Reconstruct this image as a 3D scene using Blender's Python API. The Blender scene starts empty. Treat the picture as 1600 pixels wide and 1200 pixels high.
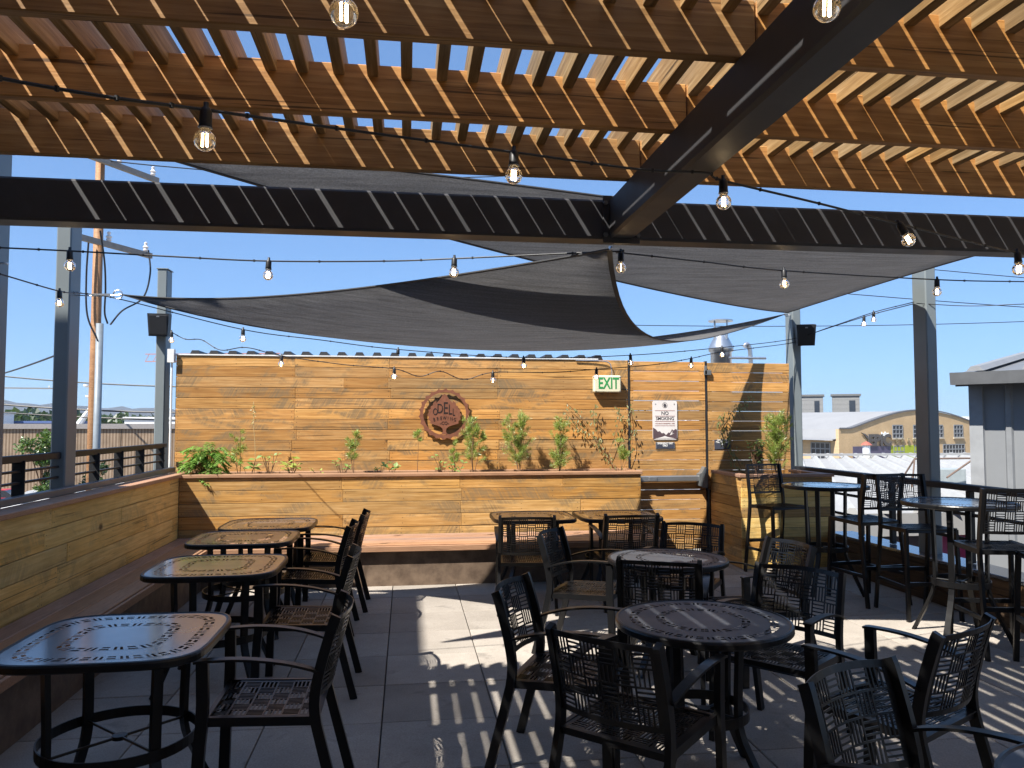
import bpy, math, random
from math import sin, cos, pi, radians, sqrt, atan2
from mathutils import Vector, Matrix
random.seed(7)
S = bpy.context.scene
C = S.collection

# ------------------------------------------------------------------ camera, sky, sun, exposure
cam_d = bpy.data.cameras.new('camera'); cam = bpy.data.objects.new('camera', cam_d); C.objects.link(cam)
cam_d.sensor_width = 36.0; cam_d.lens = 36.0*1210/1600
cam_d.clip_start = 0.05; cam_d.clip_end = 20000
cam.location = (0, 0, 1.62)
cam.rotation_euler = (radians(92.886), 0, radians(-7.755))
S.camera = cam
SUN_A, SUN_B = 0.62, 0.48                      # metres to the right / forward per metre of fall
sun_vec = Vector((-SUN_A, -SUN_B, 1.0)).normalized()
elev = math.asin(sun_vec.z); azim = atan2(sun_vec.x, sun_vec.y)
W = bpy.data.worlds.new('World'); S.world = W; W.use_nodes = True
wn = W.node_tree.nodes; wl = W.node_tree.links
sky = wn.new('ShaderNodeTexSky'); sky.sky_type = 'NISHITA'; sky.sun_disc = False
sky.sun_elevation = elev; sky.sun_rotation = azim % (2*pi)
sky.altitude = 1600; sky.air_density = 1.0; sky.dust_density = 0.0; sky.ozone_density = 3.0
gm = wn.new('ShaderNodeGamma'); gm.inputs[1].default_value = 0.5          # the phone's softened sky contrast, same everywhere
tn = wn.new('ShaderNodeMix'); tn.data_type = 'RGBA'; tn.blend_type = 'MULTIPLY'; tn.inputs[0].default_value = 1.0; tn.inputs[7].default_value = (.68, 1.01, 1.48, 1)
wl.new(sky.outputs[0], gm.inputs[0]); wl.new(gm.outputs[0], tn.inputs[6]); wl.new(tn.outputs[2], wn['Background'].inputs[0])
wn['Background'].inputs[1].default_value = 0.124
sd = bpy.data.lights.new('sun', 'SUN'); sun = bpy.data.objects.new('sun', sd); C.objects.link(sun)
sd.energy = 4.7; sd.angle = radians(0.53); sd.color = (1.0, 0.95, 0.87)
sun.rotation_euler = sun_vec.to_track_quat('Z', 'Y').to_euler(); sun.location = (-6, -5, 12)
S.view_settings.view_transform = 'Standard'; S.view_settings.look = 'None'
S.view_settings.exposure = 1.2; S.view_settings.gamma = 1.0; S.view_settings.use_curve_mapping = False

# ------------------------------------------------------------------ mesh helpers
class MB:
    def __init__(s): s.v = []; s.f = []; s.sm = False
    def add(s, vs, fs):
        b = len(s.v); s.v += [tuple(p) for p in vs]; s.f += [tuple(i+b for i in f) for f in fs]
    def box(s, x0, x1, y0, y1, z0, z1):
        s.add([(x0,y0,z0),(x1,y0,z0),(x1,y1,z0),(x0,y1,z0),(x0,y0,z1),(x1,y0,z1),(x1,y1,z1),(x0,y1,z1)],
              [(3,2,1,0),(4,5,6,7),(0,1,5,4),(1,2,6,5),(2,3,7,6),(3,0,4,7)])
    def cbox(s, sx, sy, sz, c=.004, o=(0,0,0)):
        """chamfered box centred on o"""
        h = (sx/2, sy/2, sz/2); idx = {}; vs = []
        for a in (-1,1):
            for b in (-1,1):
                for d in (-1,1):
                    for k in range(3):
                        p = [a*h[0]-a*c, b*h[1]-b*c, d*h[2]-d*c]; p[k] += (a,b,d)[k]*c
                        idx[(a,b,d,k)] = len(vs); vs.append((p[0]+o[0],p[1]+o[1],p[2]+o[2]))
        fs = []
        q = [(-1,-1),(1,-1),(1,1),(-1,1)]
        for k in range(3):
            for sg in (-1,1):
                loop = []
                for (a,b) in q:
                    t = [0,0,0]; t[k] = sg; t[(k+1)%3] = a; t[(k+2)%3] = b; loop.append(idx[(*t,k)])
                fs.append(tuple(loop if sg > 0 else loop[::-1]))
        for k in range(3):            # edges along axis k
            i, j = (k+1)%3, (k+2)%3
            for a in (-1,1):
                for b in (-1,1):
                    t0 = [0,0,0]; t0[k] = -1; t0[i] = a; t0[j] = b; t1 = t0[:]; t1[k] = 1
                    f = [idx[(*t0,i)], idx[(*t1,i)], idx[(*t1,j)], idx[(*t0,j)]]
                    fs.append(tuple(f if a*b < 0 else f[::-1]))
        for a in (-1,1):
            for b in (-1,1):
                for d in (-1,1):
                    f = [idx[(a,b,d,0)], idx[(a,b,d,1)], idx[(a,b,d,2)]]
                    fs.append(tuple(f if a*b*d > 0 else f[::-1]))
        s.add(vs, fs)
    def sweep(s, pts, w, h, up=(0,0,1), cap=True, taper=None):
        """rectangular bar w (sideways) x h (along up) along a polyline"""
        P = [Vector(p) for p in pts]; n = len(P); up = Vector(up); vs = []; fs = []
        for i in range(n):
            t = (P[min(i+1,n-1)]-P[max(i-1,0)]).normalized()
            sd_ = t.cross(up)
            if sd_.length < 1e-4: sd_ = t.cross(Vector((0,1,0)))
            sd_.normalize(); u = sd_.cross(t).normalized()
            k = 1 if taper is None else taper[i]
            for a, b in ((-1,-1),(1,-1),(1,1),(-1,1)): vs.append(P[i]+sd_*(a*w/2*k)+u*(b*h/2*k))
        for i in range(n-1):
            for j in range(4):
                fs.append((i*4+j, i*4+(j+1)%4, i*4+4+(j+1)%4, i*4+4+j))
        if cap: fs += [(3,2,1,0), tuple((n-1)*4+k for k in range(4))]
        s.add(vs, fs)
    def tube(s, pts, r, n=8, cap=True, rs=None):
        P = [Vector(p) for p in pts]; m = len(P); vs = []; fs = []
        ref = None
        for i in range(m):
            t = (P[min(i+1,m-1)]-P[max(i-1,0)]).normalized()
            if ref is None: ref = t.cross(Vector((0,0,1)) if abs(t.z) < .9 else Vector((1,0,0))).normalized()
            a = (ref - t*ref.dot(t)).normalized(); b = t.cross(a); ref = a
            rr = r if rs is None else rs[i]
            for k in range(n):
                q = 2*pi*k/n; vs.append(P[i]+a*(cos(q)*rr)+b*(sin(q)*rr))
        for i in range(m-1):
            for k in range(n): fs.append((i*n+k, i*n+(k+1)%n, i*n+n+(k+1)%n, i*n+n+k))
        if cap: fs += [tuple(range(n))[::-1], tuple((m-1)*n+k for k in range(n))]
        s.add(vs, fs)
    def lathe(s, prof, n=24, o=(0,0,0)):
        vs = []; fs = []
        for r, z in prof:
            for k in range(n):
                q = 2*pi*k/n; vs.append((o[0]+r*cos(q), o[1]+r*sin(q), o[2]+z))
        for i in range(len(prof)-1):
            for k in range(n): fs.append((i*n+k, i*n+(k+1)%n, i*n+n+(k+1)%n, i*n+n+k))
        s.add(vs, fs)
    def prism(s, out, d0, d1, axis='y'):
        """extrude a 2-D outline; axis y: outline is (x,z); axis z: outline is (x,y); axis x: (y,z)"""
        n = len(out)
        def P(p, d): return (p[0], d, p[1]) if axis == 'y' else ((p[0], p[1], d) if axis == 'z' else (d, p[0], p[1]))
        s.add([P(p,d0) for p in out]+[P(p,d1) for p in out],
              [tuple(range(n))[::-1], tuple(range(n,2*n))]+[(i,(i+1)%n,n+(i+1)%n,n+i) for i in range(n)])
    def mesh(s, name, smooth=False):
        m = bpy.data.meshes.new(name); m.from_pydata(s.v, [], s.f); m.update()
        if smooth:
            for p in m.polygons: p.use_smooth = True
        return m

def mset(m, mat):
    m.materials.clear(); m.materials.append(mat); return m
def tag(o, label, cat, group=None, kind=None):
    if label: o['label'] = label
    if cat: o['category'] = cat
    if group: o['group'] = group
    if kind: o['kind'] = kind
    return o
def thing(name, label, cat, loc=(0,0,0), rz=0, group=None):
    o = bpy.data.objects.new(name, None); C.objects.link(o); o.empty_display_size = .1
    o.location = loc; o.rotation_euler = (0,0,rz); return tag(o, label, cat, group)
def obj(name, m, mat=None, parent=None, loc=(0,0,0), rot=(0,0,0), smooth=False, world=False):
    """one mesh object; world=True: loc is a world place though it has a parent"""
    if isinstance(m, MB): m = m.mesh(name, smooth)
    if mat is not None: mset(m, mat)
    o = bpy.data.objects.new(name, m); C.objects.link(o)
    o.location = loc; o.rotation_euler = rot
    if parent is not None:
        o.parent = parent
        if world:
            q = parent; t = Vector((0,0,0))
            while q is not None: t += Vector(q.location); q = q.parent
            o.location = Vector(loc)-t
    return o
def struct(name, m, mat, loc=(0,0,0), rot=(0,0,0), smooth=False):
    o = obj(name, m, mat, None, loc, rot, smooth); o['kind'] = 'structure'; return o
def copy_tree(o, parent=None):
    c = o.copy(); C.objects.link(c); c.parent = parent
    for ch in list(o.children): copy_tree(ch, c)
    return c
def chaikin(pts, k=2):
    P = [Vector(p) for p in pts]
    for _ in range(k):
        Q = [P[0]]
        for i in range(len(P)-1): Q += [P[i]*.75+P[i+1]*.25, P[i]*.25+P[i+1]*.75]
        Q.append(P[-1]); P = Q
    return P
def text(name, body, size, mat, parent, loc, rot=(pi/2,0,0), ext=.0015, sx=1.0, world=True, bold=0, align='CENTER', shear=0):
    cu = bpy.data.curves.new(name, 'FONT'); cu.body = body; cu.size = size; cu.extrude = ext; cu.offset = bold
    cu.align_x = align; cu.align_y = 'CENTER'; cu.shear = shear; cu.resolution_u = 3; cu.space_line = .85
    t = bpy.data.objects.new(name, cu); C.objects.link(t)
    dg = bpy.context.evaluated_depsgraph_get(); dg.update()
    m = bpy.data.meshes.new_from_object(t.evaluated_get(dg)); bpy.data.objects.remove(t); bpy.data.curves.remove(cu)
    m.name = name
    for v in m.vertices: v.co.x *= sx
    return obj(name, m, mat, parent, loc, rot, world=world)

# ------------------------------------------------------------------ materials
class NT:
    def __init__(s, name):
        s.m = bpy.data.materials.new(name); s.m.use_nodes = True; s.t = s.m.node_tree; s.n = s.t.nodes; s.l = s.t.links
        s.b = s.n['Principled BSDF']; s.out = s.n['Material Output']
    def node(s, t, **kw):
        n = s.n.new(t)
        for k, v in kw.items():
            if k in n.inputs if isinstance(k, int) else False: n.inputs[k].default_value = v
            else: setattr(n, k, v)
        return n
    def link(s, a, b): s.l.new(a, b)
    def coords(s, kind='Object', scale=(1,1,1), rnd=True, rot=(0,0,0)):
        tc = s.node('ShaderNodeTexCoord'); mp = s.node('ShaderNodeMapping')
        mp.inputs['Scale'].default_value = scale; mp.inputs['Rotation'].default_value = rot
        src = tc.outputs[kind]
        if rnd:
            oi = s.node('ShaderNodeObjectInfo'); vm = s.node('ShaderNodeVectorMath', operation='SCALE')
            vm.inputs[0].default_value = (37.1, 91.7, 13.3); s.link(oi.outputs['Random'], vm.inputs['Scale'])
            ad = s.node('ShaderNodeVectorMath', operation='ADD'); s.link(src, ad.inputs[0]); s.link(vm.outputs[0], ad.inputs[1]); src = ad.outputs[0]
        s.link(src, mp.inputs[0]); return mp.outputs[0]
    def noise(s, vec, scale, detail=4, rough=.55, dist=0):
        n = s.node('ShaderNodeTexNoise'); s.link(vec, n.inputs['Vector'])
        n.inputs['Scale'].default_value = scale; n.inputs['Detail'].default_value = detail
        n.inputs['Roughness'].default_value = rough; n.inputs['Distortion'].default_value = dist
        return n.outputs[0]
    def ramp(s, fac, stops):
        r = s.node('ShaderNodeValToRGB'); s.link(fac, r.inputs[0]); e = r.color_ramp.elements
        while len(e) < len(stops): e.new(.5)
        for x, (p, c) in zip(e, stops):
            x.position = p; x.color = (*c, 1) if isinstance(c, tuple) else (c, c, c, 1)
        return r.outputs[0]
    def mix(s, fac, a, b, mode='MIX'):
        m = s.node('ShaderNodeMix', data_type='RGBA', blend_type=mode)
        for sock, v in ((0, fac), (6, a), (7, b)):
            if hasattr(v, 'links') or hasattr(v, 'is_linked'): s.link(v, m.inputs[sock])
            else: m.inputs[sock].default_value = (*v, 1) if isinstance(v, tuple) else v
        return m.outputs[2]
    def math(s, op, a, b=0.0, clamp=False):
        m = s.node('ShaderNodeMath', operation=op, use_clamp=clamp)
        for i, v in ((0, a), (1, b)):
            if hasattr(v, 'is_linked'): s.link(v, m.inputs[i])
            else: m.inputs[i].default_value = v
        return m.outputs[0]
    def bump(s, h, strength=.3, dist=.01):
        b = s.node('ShaderNodeBump'); b.inputs['Strength'].default_value = strength; b.inputs['Distance'].default_value = dist
        s.link(h, b.inputs['Height']); s.link(b.outputs[0], s.b.inputs['Normal'])
    def rnd(s): return s.node('ShaderNodeObjectInfo').outputs['Random']
    def set(s, col=None, rough=None, metal=None, spec=None):
        if col is not None:
            if hasattr(col, 'is_linked'): s.link(col, s.b.inputs['Base Color'])
            else: s.b.inputs['Base Color'].default_value = (*col, 1)
        if rough is not None:
            if hasattr(rough, 'is_linked'): s.link(rough, s.b.inputs['Roughness'])
            else: s.b.inputs['Roughness'].default_value = rough
        if metal is not None: s.b.inputs['Metallic'].default_value = metal
        if spec is not None: s.b.inputs['Specular IOR Level'].default_value = spec
        return s.m

def plain(name, col, rough=.6, metal=0, spec=.5, var=.12, nscale=6, bump=0):
    t = NT(name); v = t.coords('Object')
    n = t.noise(v, nscale, 5)
    f = t.ramp(n, [(.3, 1-var), (.7, 1+var)])
    t.set(t.mix(1.0, col, f, 'MULTIPLY'), rough, metal, spec)
    if bump: t.bump(t.noise(v, nscale*12, 3), bump, .003)
    return t.m

def wood(name, dark, mid, light, stain=(.12,.09,.05), stain_lo=.52, stain_hi=.62, stain_amt=.75, gs=1.0, rough=.62, val=.25, saw=True, knots=True):
    t = NT(name)
    v = t.coords('Object', (1,1,1))
    gv = t.coords('Object', (1.0*gs, 16*gs, 16*gs)); fine = t.noise(gv, 3.0, 7, .62, .25)
    cv = t.coords('Object', (.55*gs, 7*gs, 7*gs)); wob = t.noise(cv, 1.3, 3, .5, .4)
    wv = t.node('ShaderNodeTexWave', wave_type='BANDS', bands_direction='Z', wave_profile='SAW')
    t.link(cv, wv.inputs['Vector']); wv.inputs['Scale'].default_value = 1.1; wv.inputs['Distortion'].default_value = 7.0
    wv.inputs['Detail'].default_value = 2.0; wv.inputs['Detail Scale'].default_value = .8
    base = t.ramp(fine, [(.31, dark), (.5, mid), (.71, light)])
    base = t.mix(t.math('MULTIPLY', wv.outputs[1], .48), base, dark)
    r = t.rnd(); sh = t.ramp(r, [(0, 1-val), (.5, 1.0), (1, 1+val*.8)])
    base = t.mix(1.0, base, sh, 'MULTIPLY')
    r7 = t.math('FRACT', t.math('MULTIPLY', t.rnd(), 7.31)); base = t.mix(1.0, base, t.ramp(r7, [(0, (1.0,.90,.74)), (.3, (1.04,1.0,1.0)), (.6, (.84,.90,1.06)), (.8, (1.06,1.03,.95)), (1, (.92,.86,.80))]), 'MULTIPLY')
    broad = t.ramp(t.noise(v, 2.2, 3), [(.3, .86), (.7, 1.12)]); base = t.mix(1.0, base, broad, 'MULTIPLY')
    if stain_amt > 0:
        sv = t.coords('Object', (1.0, 2.6, 2.6)); sn = t.noise(sv, 1.9, 5, .6, .6)
        sm = t.ramp(sn, [(stain_lo, 0.0), (stain_hi, 1.0)])
        if saw:
            dv = t.coords('Object', (1,1,1), rot=(0, radians(28), 0)); dvs = t.node('ShaderNodeMapping'); dvs.inputs['Scale'].default_value = (34, 2, 1.5); t.link(dv, dvs.inputs[0])
            sw = t.ramp(t.noise(dvs.outputs[0], 1.6, 3, .6), [(.36, .25), (.56, 1.0)])
            sm = t.math('MULTIPLY', sm, sw)
        sm = t.math('MULTIPLY', sm, stain_amt)
        base = t.mix(sm, base, stain)
    ck = t.coords('Object', (.55*gs, 34*gs, 34*gs)); cm = t.ramp(t.noise(ck, 1.5, 4, .55, .6), [(.63, 0.0), (.67, .8)]); base = t.mix(cm, base, tuple(q*.22 for q in dark))
    if knots:
        kv = t.coords('Object', (1.1, 1.6, 1.6)); vo = t.node('ShaderNodeTexVoronoi'); t.link(kv, vo.inputs['Vector']); vo.inputs['Scale'].default_value = 1.25
        km = t.ramp(vo.outputs['Distance'], [(.03, .9), (.075, 0.0)])
        base = t.mix(km, base, (.045, .022, .012))
    t.set(base, rough, 0, .3)
    t.bump(t.math('ADD', fine, t.math('MULTIPLY', wv.outputs[1], .5)), .35, .004)
    return t.m

M = {}
M['fence'] = wood('fence_wood', (.37,.180,.052), (.53,.285,.092), (.64,.385,.150), stain=(.20,.14,.075), stain_lo=.50, stain_hi=.60, stain_amt=.8)
M['planter'] = wood('planter_wood', (.38,.20,.055), (.55,.315,.098), (.68,.43,.17), stain=(.21,.15,.08), stain_lo=.5, stain_hi=.6, stain_amt=.75, val=.2)
M['wall_wood'] = wood('bench_back_wood', (.64,.40,.11), (.84,.56,.18), (.90,.66,.26), stain=(.40,.28,.11), stain_lo=.52, stain_hi=.62, stain_amt=.6, val=.12)
M['rafter'] = wood('rafter_wood', (.27,.130,.038), (.45,.235,.076), (.55,.32,.115), stain_amt=0, gs=1.0, val=.12, rough=.55)
M['slat'] = wood('slat_wood', (.22,.135,.055), (.34,.22,.095), (.50,.36,.19), stain_amt=0, gs=1.2, val=.25, rough=.6)
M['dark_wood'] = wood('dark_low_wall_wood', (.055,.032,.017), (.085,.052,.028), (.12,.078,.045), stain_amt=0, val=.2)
M['deck'] = wood('composite_board', (.30,.17,.105), (.39,.23,.145), (.45,.28,.18), stain_amt=0, gs=2.2, val=.10, knots=False, rough=.5)
M['coat'] = None
def coat(name, col=.013, rough=.36, spec=.5, tint=(1,1,1.08)):
    t = NT(name); v = t.coords('Object')
    n = t.noise(v, 40, 3); d = t.noise(v, 5, 5, .6)
    c = t.mix(t.ramp(d, [(.52, 0.0), (.8, .28)]), tuple(col*q for q in tint), tuple(col*2.4*q for q in tint))
    t.set(c, t.ramp(d, [(.3, rough-.05), (.75, rough+.10)]), 0, spec)
    t.bump(n, .06, .001); return t.m
M['coat'] = coat('black_powder_coat', .0065, .33, .36)
M['tabletop'] = coat('dark_table_coat', .085, .30, .6, (.90,.98,1.18))
_b = M['tabletop'].node_tree.nodes['Principled BSDF']; _b.inputs['Coat Weight'].default_value = 1.0; _b.inputs['Coat Roughness'].default_value = .13; _b.inputs['Coat IOR'].default_value = 1.62
M['roundtop'] = coat('round_table_coat', .058, .42, .35, (.90,.97,1.14))
M['beam'] = coat('dark_steel_beam', .050, .5)
M['post'] = plain('grey_post_paint', (.17,.195,.20), .45, 0, .5, .07, 3, .03)
M['rail'] = plain('dark_rail_paint', (.022,.023,.025), .5, 0, .25, .1, 5)
M['channel'] = plain('grey_channel', (.14,.15,.155), .4, .2, .5, .08, 4)
M['ledge'] = plain('metal_ledge', (.30,.31,.33), .22, .75, .5, .06, 3)
M['corten'] = plain('rusted_steel', (.20,.075,.040), .75, 0, .3, .18, 18, .1)
t = NT('bench_fascia'); v = t.coords('Object', rnd=False)
t.set(t.mix(t.ramp(t.noise(v, 7, 7, .65), [(.35, 0.0), (.7, 1.0)]), (.10,.068,.048), (.21,.15,.105)), .6, 0, .4); M['fascia'] = t.m
t = NT('concrete_paver'); v = t.coords('Object')
sp = t.noise(v, 120, 3, .7); bl = t.noise(v, 3.0, 6, .6); ob = t.ramp(t.rnd(), [(0, .86), (1, 1.13)])
pc = t.mix(1.0, t.ramp(bl, [(.3, (.295,.262,.226)), (.7, (.385,.346,.302))]), ob, 'MULTIPLY')
pc = t.mix(1.0, pc, t.ramp(sp, [(.3, .80), (.7, 1.18)]), 'MULTIPLY')
sv_ = t.noise(v, 6, 4, .6, .5); pc = t.mix(t.ramp(sv_, [(.60, 0.0), (.74, .5)]), pc, (.13,.118,.105))
t.set(pc, .82, 0, .25); t.bump(sp, .25, .002); M['paver'] = t.m
M['joint'] = plain('paver_joint', (.03,.028,.026), .95)
M['soil'] = plain('soil', (.045,.028,.018), .95, var=.4, nscale=30, bump=.6)
M['roof_dark'] = plain('dark_metal_roof', (.02,.02,.022), .5)
M['steel'] = plain('galvanised_steel', (.55,.56,.57), .32, .85, .5, .12, 10)
M['bar'] = plain('brushed_bar', (.32,.33,.34), .35, .7, .5, .08, 8)
M['whitepipe'] = plain('white_conduit', (.72,.72,.70), .4)
M['black'] = plain('black_plastic', (.012,.012,.013), .45)
M['cable'] = plain('black_cable', (.010,.010,.011), .5)
M['wirecable'] = plain('steel_wire', (.25,.26,.28), .4, .4)
M['sign'] = plain('sign_face', (.72,.68,.66), .4, var=.04)
M['exitface'] = plain('exit_face', (.68,.64,.46), .45, var=.04)
M['green'] = plain('exit_green', (.03,.27,.075), .5, var=.05)
M['ink'] = plain('dark_ink', (.06,.055,.065), .5)
M['inkred'] = plain('plum_ink', (.30,.12,.11), .5)
M['plum'] = plain('plum_mountain_print', (.10,.065,.075), .5)
M['slate'] = plain('slate_sign', (.055,.06,.085), .45)
M['white'] = plain('white_paint', (.78,.78,.76), .5)
M['cut_shade'] = plain('painted_cut_shade', (.018,.009,.007), .9)  # near-black for raised letters, painting the shade inside cut-out lettering
M['speaker'] = plain('speaker_black', (.014,.015,.017), .55)
M['leafS'] = None
def leaf(name, a, b, tr=.35):
    t = NT(name); geo = t.node('ShaderNodeNewGeometry')
    col = t.ramp(geo.outputs['Random Per Island'], [(0, a), (1, b)])
    d = t.node('ShaderNodeBsdfDiffuse'); tl = t.node('ShaderNodeBsdfTranslucent'); g = t.node('ShaderNodeBsdfGlossy'); g.inputs['Roughness'].default_value = .4
    t.link(col, d.inputs[0]); t.link(t.mix(1.0, col, (1.2,1.25,.6), 'MULTIPLY'), tl.inputs[0])
    m1 = t.node('ShaderNodeMixShader'); m1.inputs[0].default_value = tr; t.link(d.outputs[0], m1.inputs[1]); t.link(tl.outputs[0], m1.inputs[2])
    m2 = t.node('ShaderNodeMixShader'); m2.inputs[0].default_value = .06; t.link(m1.outputs[0], m2.inputs[1]); t.link(g.outputs[0], m2.inputs[2])
    t.link(m2.outputs[0], t.out.inputs[0]); return t.m
M['sumac'] = leaf('sumac_leaf', (.11,.23,.035), (.26,.42,.09))
M['feather'] = leaf('feathery_leaf', (.20,.28,.06), (.40,.48,.13))
M['broad'] = leaf('broad_leaf', (.12,.22,.05), (.28,.38,.10))
M['yellowleaf'] = leaf('yellowing_leaf', (.24,.32,.06), (.42,.46,.10))
M['vine'] = leaf('vine_leaf', (.13,.15,.045), (.30,.29,.11))
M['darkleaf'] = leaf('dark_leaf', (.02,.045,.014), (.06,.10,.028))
M['tree'] = leaf('tree_leaf', (.045,.10,.022), (.13,.20,.05))
M['stem'] = plain('plant_stem', (.16,.085,.045), .8)
M['dry'] = plain('dry_stem', (.48,.36,.17), .8)
# shade cloth
t = NT('shade_cloth'); v = t.coords('Object', rnd=False)
wv = t.noise(v, 90, 2); c = t.mix(t.ramp(wv, [(.35, 0.0), (.65, 1.0)]), (.245,.243,.245), (.325,.322,.325))
st = t.coords('Object', (.6, 9, 9), rnd=False); c = t.mix(1.0, c, t.ramp(t.noise(st, 3, 4), [(.3, .85), (.7, 1.12)]), 'MULTIPLY')
bp = t.node('ShaderNodeBump'); bp.inputs['Strength'].default_value = .5; bp.inputs['Distance'].default_value = .03
cv_ = t.coords('Object', (.9, 5, 5), rnd=False, rot=(0,0,.6)); t.link(t.noise(cv_, 2.2, 4, .55, .4), bp.inputs['Height'])
d = t.node('ShaderNodeBsdfDiffuse'); tl = t.node('ShaderNodeBsdfTranslucent'); t.link(c, d.inputs[0]); t.link(c, tl.inputs[0]); t.link(bp.outputs[0], d.inputs['Normal']); t.link(bp.outputs[0], tl.inputs['Normal'])
m1 = t.node('ShaderNodeMixShader'); m1.inputs[0].default_value = .66; t.link(d.outputs[0], m1.inputs[1]); t.link(tl.outputs[0], m1.inputs[2]); t.link(m1.outputs[0], t.out.inputs[0]); M['sail'] = t.m
M['hem'] = plain('sail_hem', (.055,.056,.06), .8)
# bulb glass
t = NT('bulb_glass'); tr_ = t.node('ShaderNodeBsdfTransparent'); tr_.inputs[0].default_value = (.97,.95,.92,1)
gl = t.node('ShaderNodeBsdfGlossy'); gl.inputs['Roughness'].default_value = .05; fr = t.node('ShaderNodeFresnel'); fr.inputs[0].default_value = 1.45
m1 = t.node('ShaderNodeMixShader'); t.link(t.math('ADD', fr.outputs[0], .03, True), m1.inputs[0]); t.link(tr_.outputs[0], m1.inputs[1]); t.link(gl.outputs[0], m1.inputs[2]); t.link(m1.outputs[0], t.out.inputs[0]); gt_ = t.node('ShaderNodeBsdfTranslucent'); gt_.inputs[0].default_value = (1,.86,.62,1); m2 = t.node('ShaderNodeMixShader'); m2.inputs[0].default_value = .03
t.link(m1.outputs[0], m2.inputs[1]); t.link(gt_.outputs[0], m2.inputs[2]); t.link(m2.outputs[0], t.out.inputs[0]); M['glass'] = t.m
t = NT('lit_filament'); e = t.node('ShaderNodeEmission'); e.inputs[0].default_value = (1.0,.72,.40,1); e.inputs[1].default_value = 20; t.link(e.outputs[0], t.out.inputs[0]); M['filament'] = t.m
# window glass
M['pane'] = plain('window_pane', (.03,.035,.045), .12, 0, .6)
# ------------------------------------------------------------------ ground, terrace floor
GZ = -4.6
g = MB(); g.add([(-4900,-1900,GZ),(4900,-1900,GZ),(4900,4900,GZ),(-4900,4900,GZ)], [(0,1,2,3)])
t = NT('ground_dirt'); v = t.coords('Object', rnd=False)
t.set(t.ramp(t.noise(v, .03, 6), [(.3, (.17,.15,.115)), (.7, (.26,.235,.195))]), .95, 0, .1); M['ground'] = t.m
struct('ground', g, M['ground'])
b = MB(); b.box(-2.95,5.15,-3.2,9.45,GZ,-.07)
struct('terrace_base', b, plain('terrace_base_render', (.22,.21,.2), .9))
b = MB(); b.box(-2.9,5.1,-3.1,9.4,-.069,-.040)
floor = struct('floor', b, M['joint'])
PX, PY = .622, .607
pm = MB(); pm.cbox(PX-.007, PY-.007, .04, .003); pm = mset(pm.mesh('paver'), M['paver'])
for i in range(-3, 8):
    for j in range(-10, 7):
        x = -.121+(i+.5)*PX; y = 5.548+(j+.5)*PY
        if y > 9.3 or x > 4.7: continue
        p = obj('paver', pm, None, floor, (x, y, -.020+random.uniform(-.0012,.0012)), (random.uniform(-.0015,.0015), random.uniform(-.0015,.0015), 0))

# ------------------------------------------------------------------ planks
_pl = {}; NAILS = {}
def plank_mesh(L, h, th, mat, ch=.0025):
    k = (round(L,3), round(h,4), round(th,4), mat)
    if k not in _pl:
        m = MB(); m.cbox(L, th, h, ch); _pl[k] = mset(m.mesh('plank'), M[mat])
    return _pl[k]
def plank(parent, x0, x1, yface, z0, z1, mat, th=.022, along='x', jit=.0015, name='plank'):
    """board with its visible face at yface (along x: face looks to -y; along y: face plane is x=yface, x0..x1 run in y)"""
    L = x1-x0; h = z1-z0; m = plank_mesh(L, h, th, mat); j = random.uniform(-jit, jit)
    if name == 'plank' and h > .06:
        for u in (x0+.028, x1-.028)+((x0+L*.5,) if L > 1.2 else ()):
            for q in (.25,.75):
                uu = u+random.uniform(-.006,.006); zz = z0+h*(q+random.uniform(-.05,.05))
                NAILS.setdefault(parent, []).append((uu, yface+j, zz, along))
    if along == 'x':
        return obj(name, m, None, parent, ((x0+x1)/2, yface+th/2+j, (z0+z1)/2), (random.uniform(-.002,.002),0,random.choice((0,pi))), world=True)
    return obj(name, m, None, parent, (yface+j+(th/2 if along == 'y+' else -th/2), (x0+x1)/2, (z0+z1)/2), (0,0,pi/2 if random.random() < .5 else -pi/2), world=True)

# back fence of reclaimed planks
FY = 9.15; FT = 2.385; RP = .1205
fence = thing('plank_fence', 'tall orange reclaimed plank fence behind the long planter', 'fence', (.05, FY, 0))
cols = [-2.58, -1.26, -.20, 1.085, 2.672]
for r in range(12):
    z1 = FT-r*RP; cc = cols[:]
    if r in (8,): cc[1] -= .02
    if r in (2, 9): cc = [cc[0], cc[1]+.55, cc[2], cc[3], cc[4]]
    if r in (4, 7): cc = [cc[0], cc[1], cc[2]+.42, cc[4]]
    cc = [cc[0]]+[q+random.uniform(-.02,.02) for q in cc[1:-1]]+[cc[-1]]
    for a, b_ in zip(cc[:-1], cc[1:]):
        plank(fence, a+.0006, b_-.0006, FY, z1-RP+random.uniform(.002,.006), z1-.001, 'fence', jit=.003)
b = MB(); b.box(-2.57,2.66,FY+.027,FY+.05,.3,FT-.01); obj('backing_board', b, M['roof_dark'], fence, (0,0,0), world=True)
b = MB(); b.box(-2.60,2.3,FY-.012,FY+.16,FT+.002,FT+.016); obj('top_flashing', b, M['whitepipe'], fence, (0,0,0), world=True)
b = MB(); b.tube([(-2.62,FY-.02,1.05),(-2.62,FY-.02,2.36)], .012, 8); b.box(-2.66,-2.59,FY-.06,FY+.02,2.30,2.45); obj('conduit', b, M['whitepipe'], fence, (0,0,0), world=True)
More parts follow.
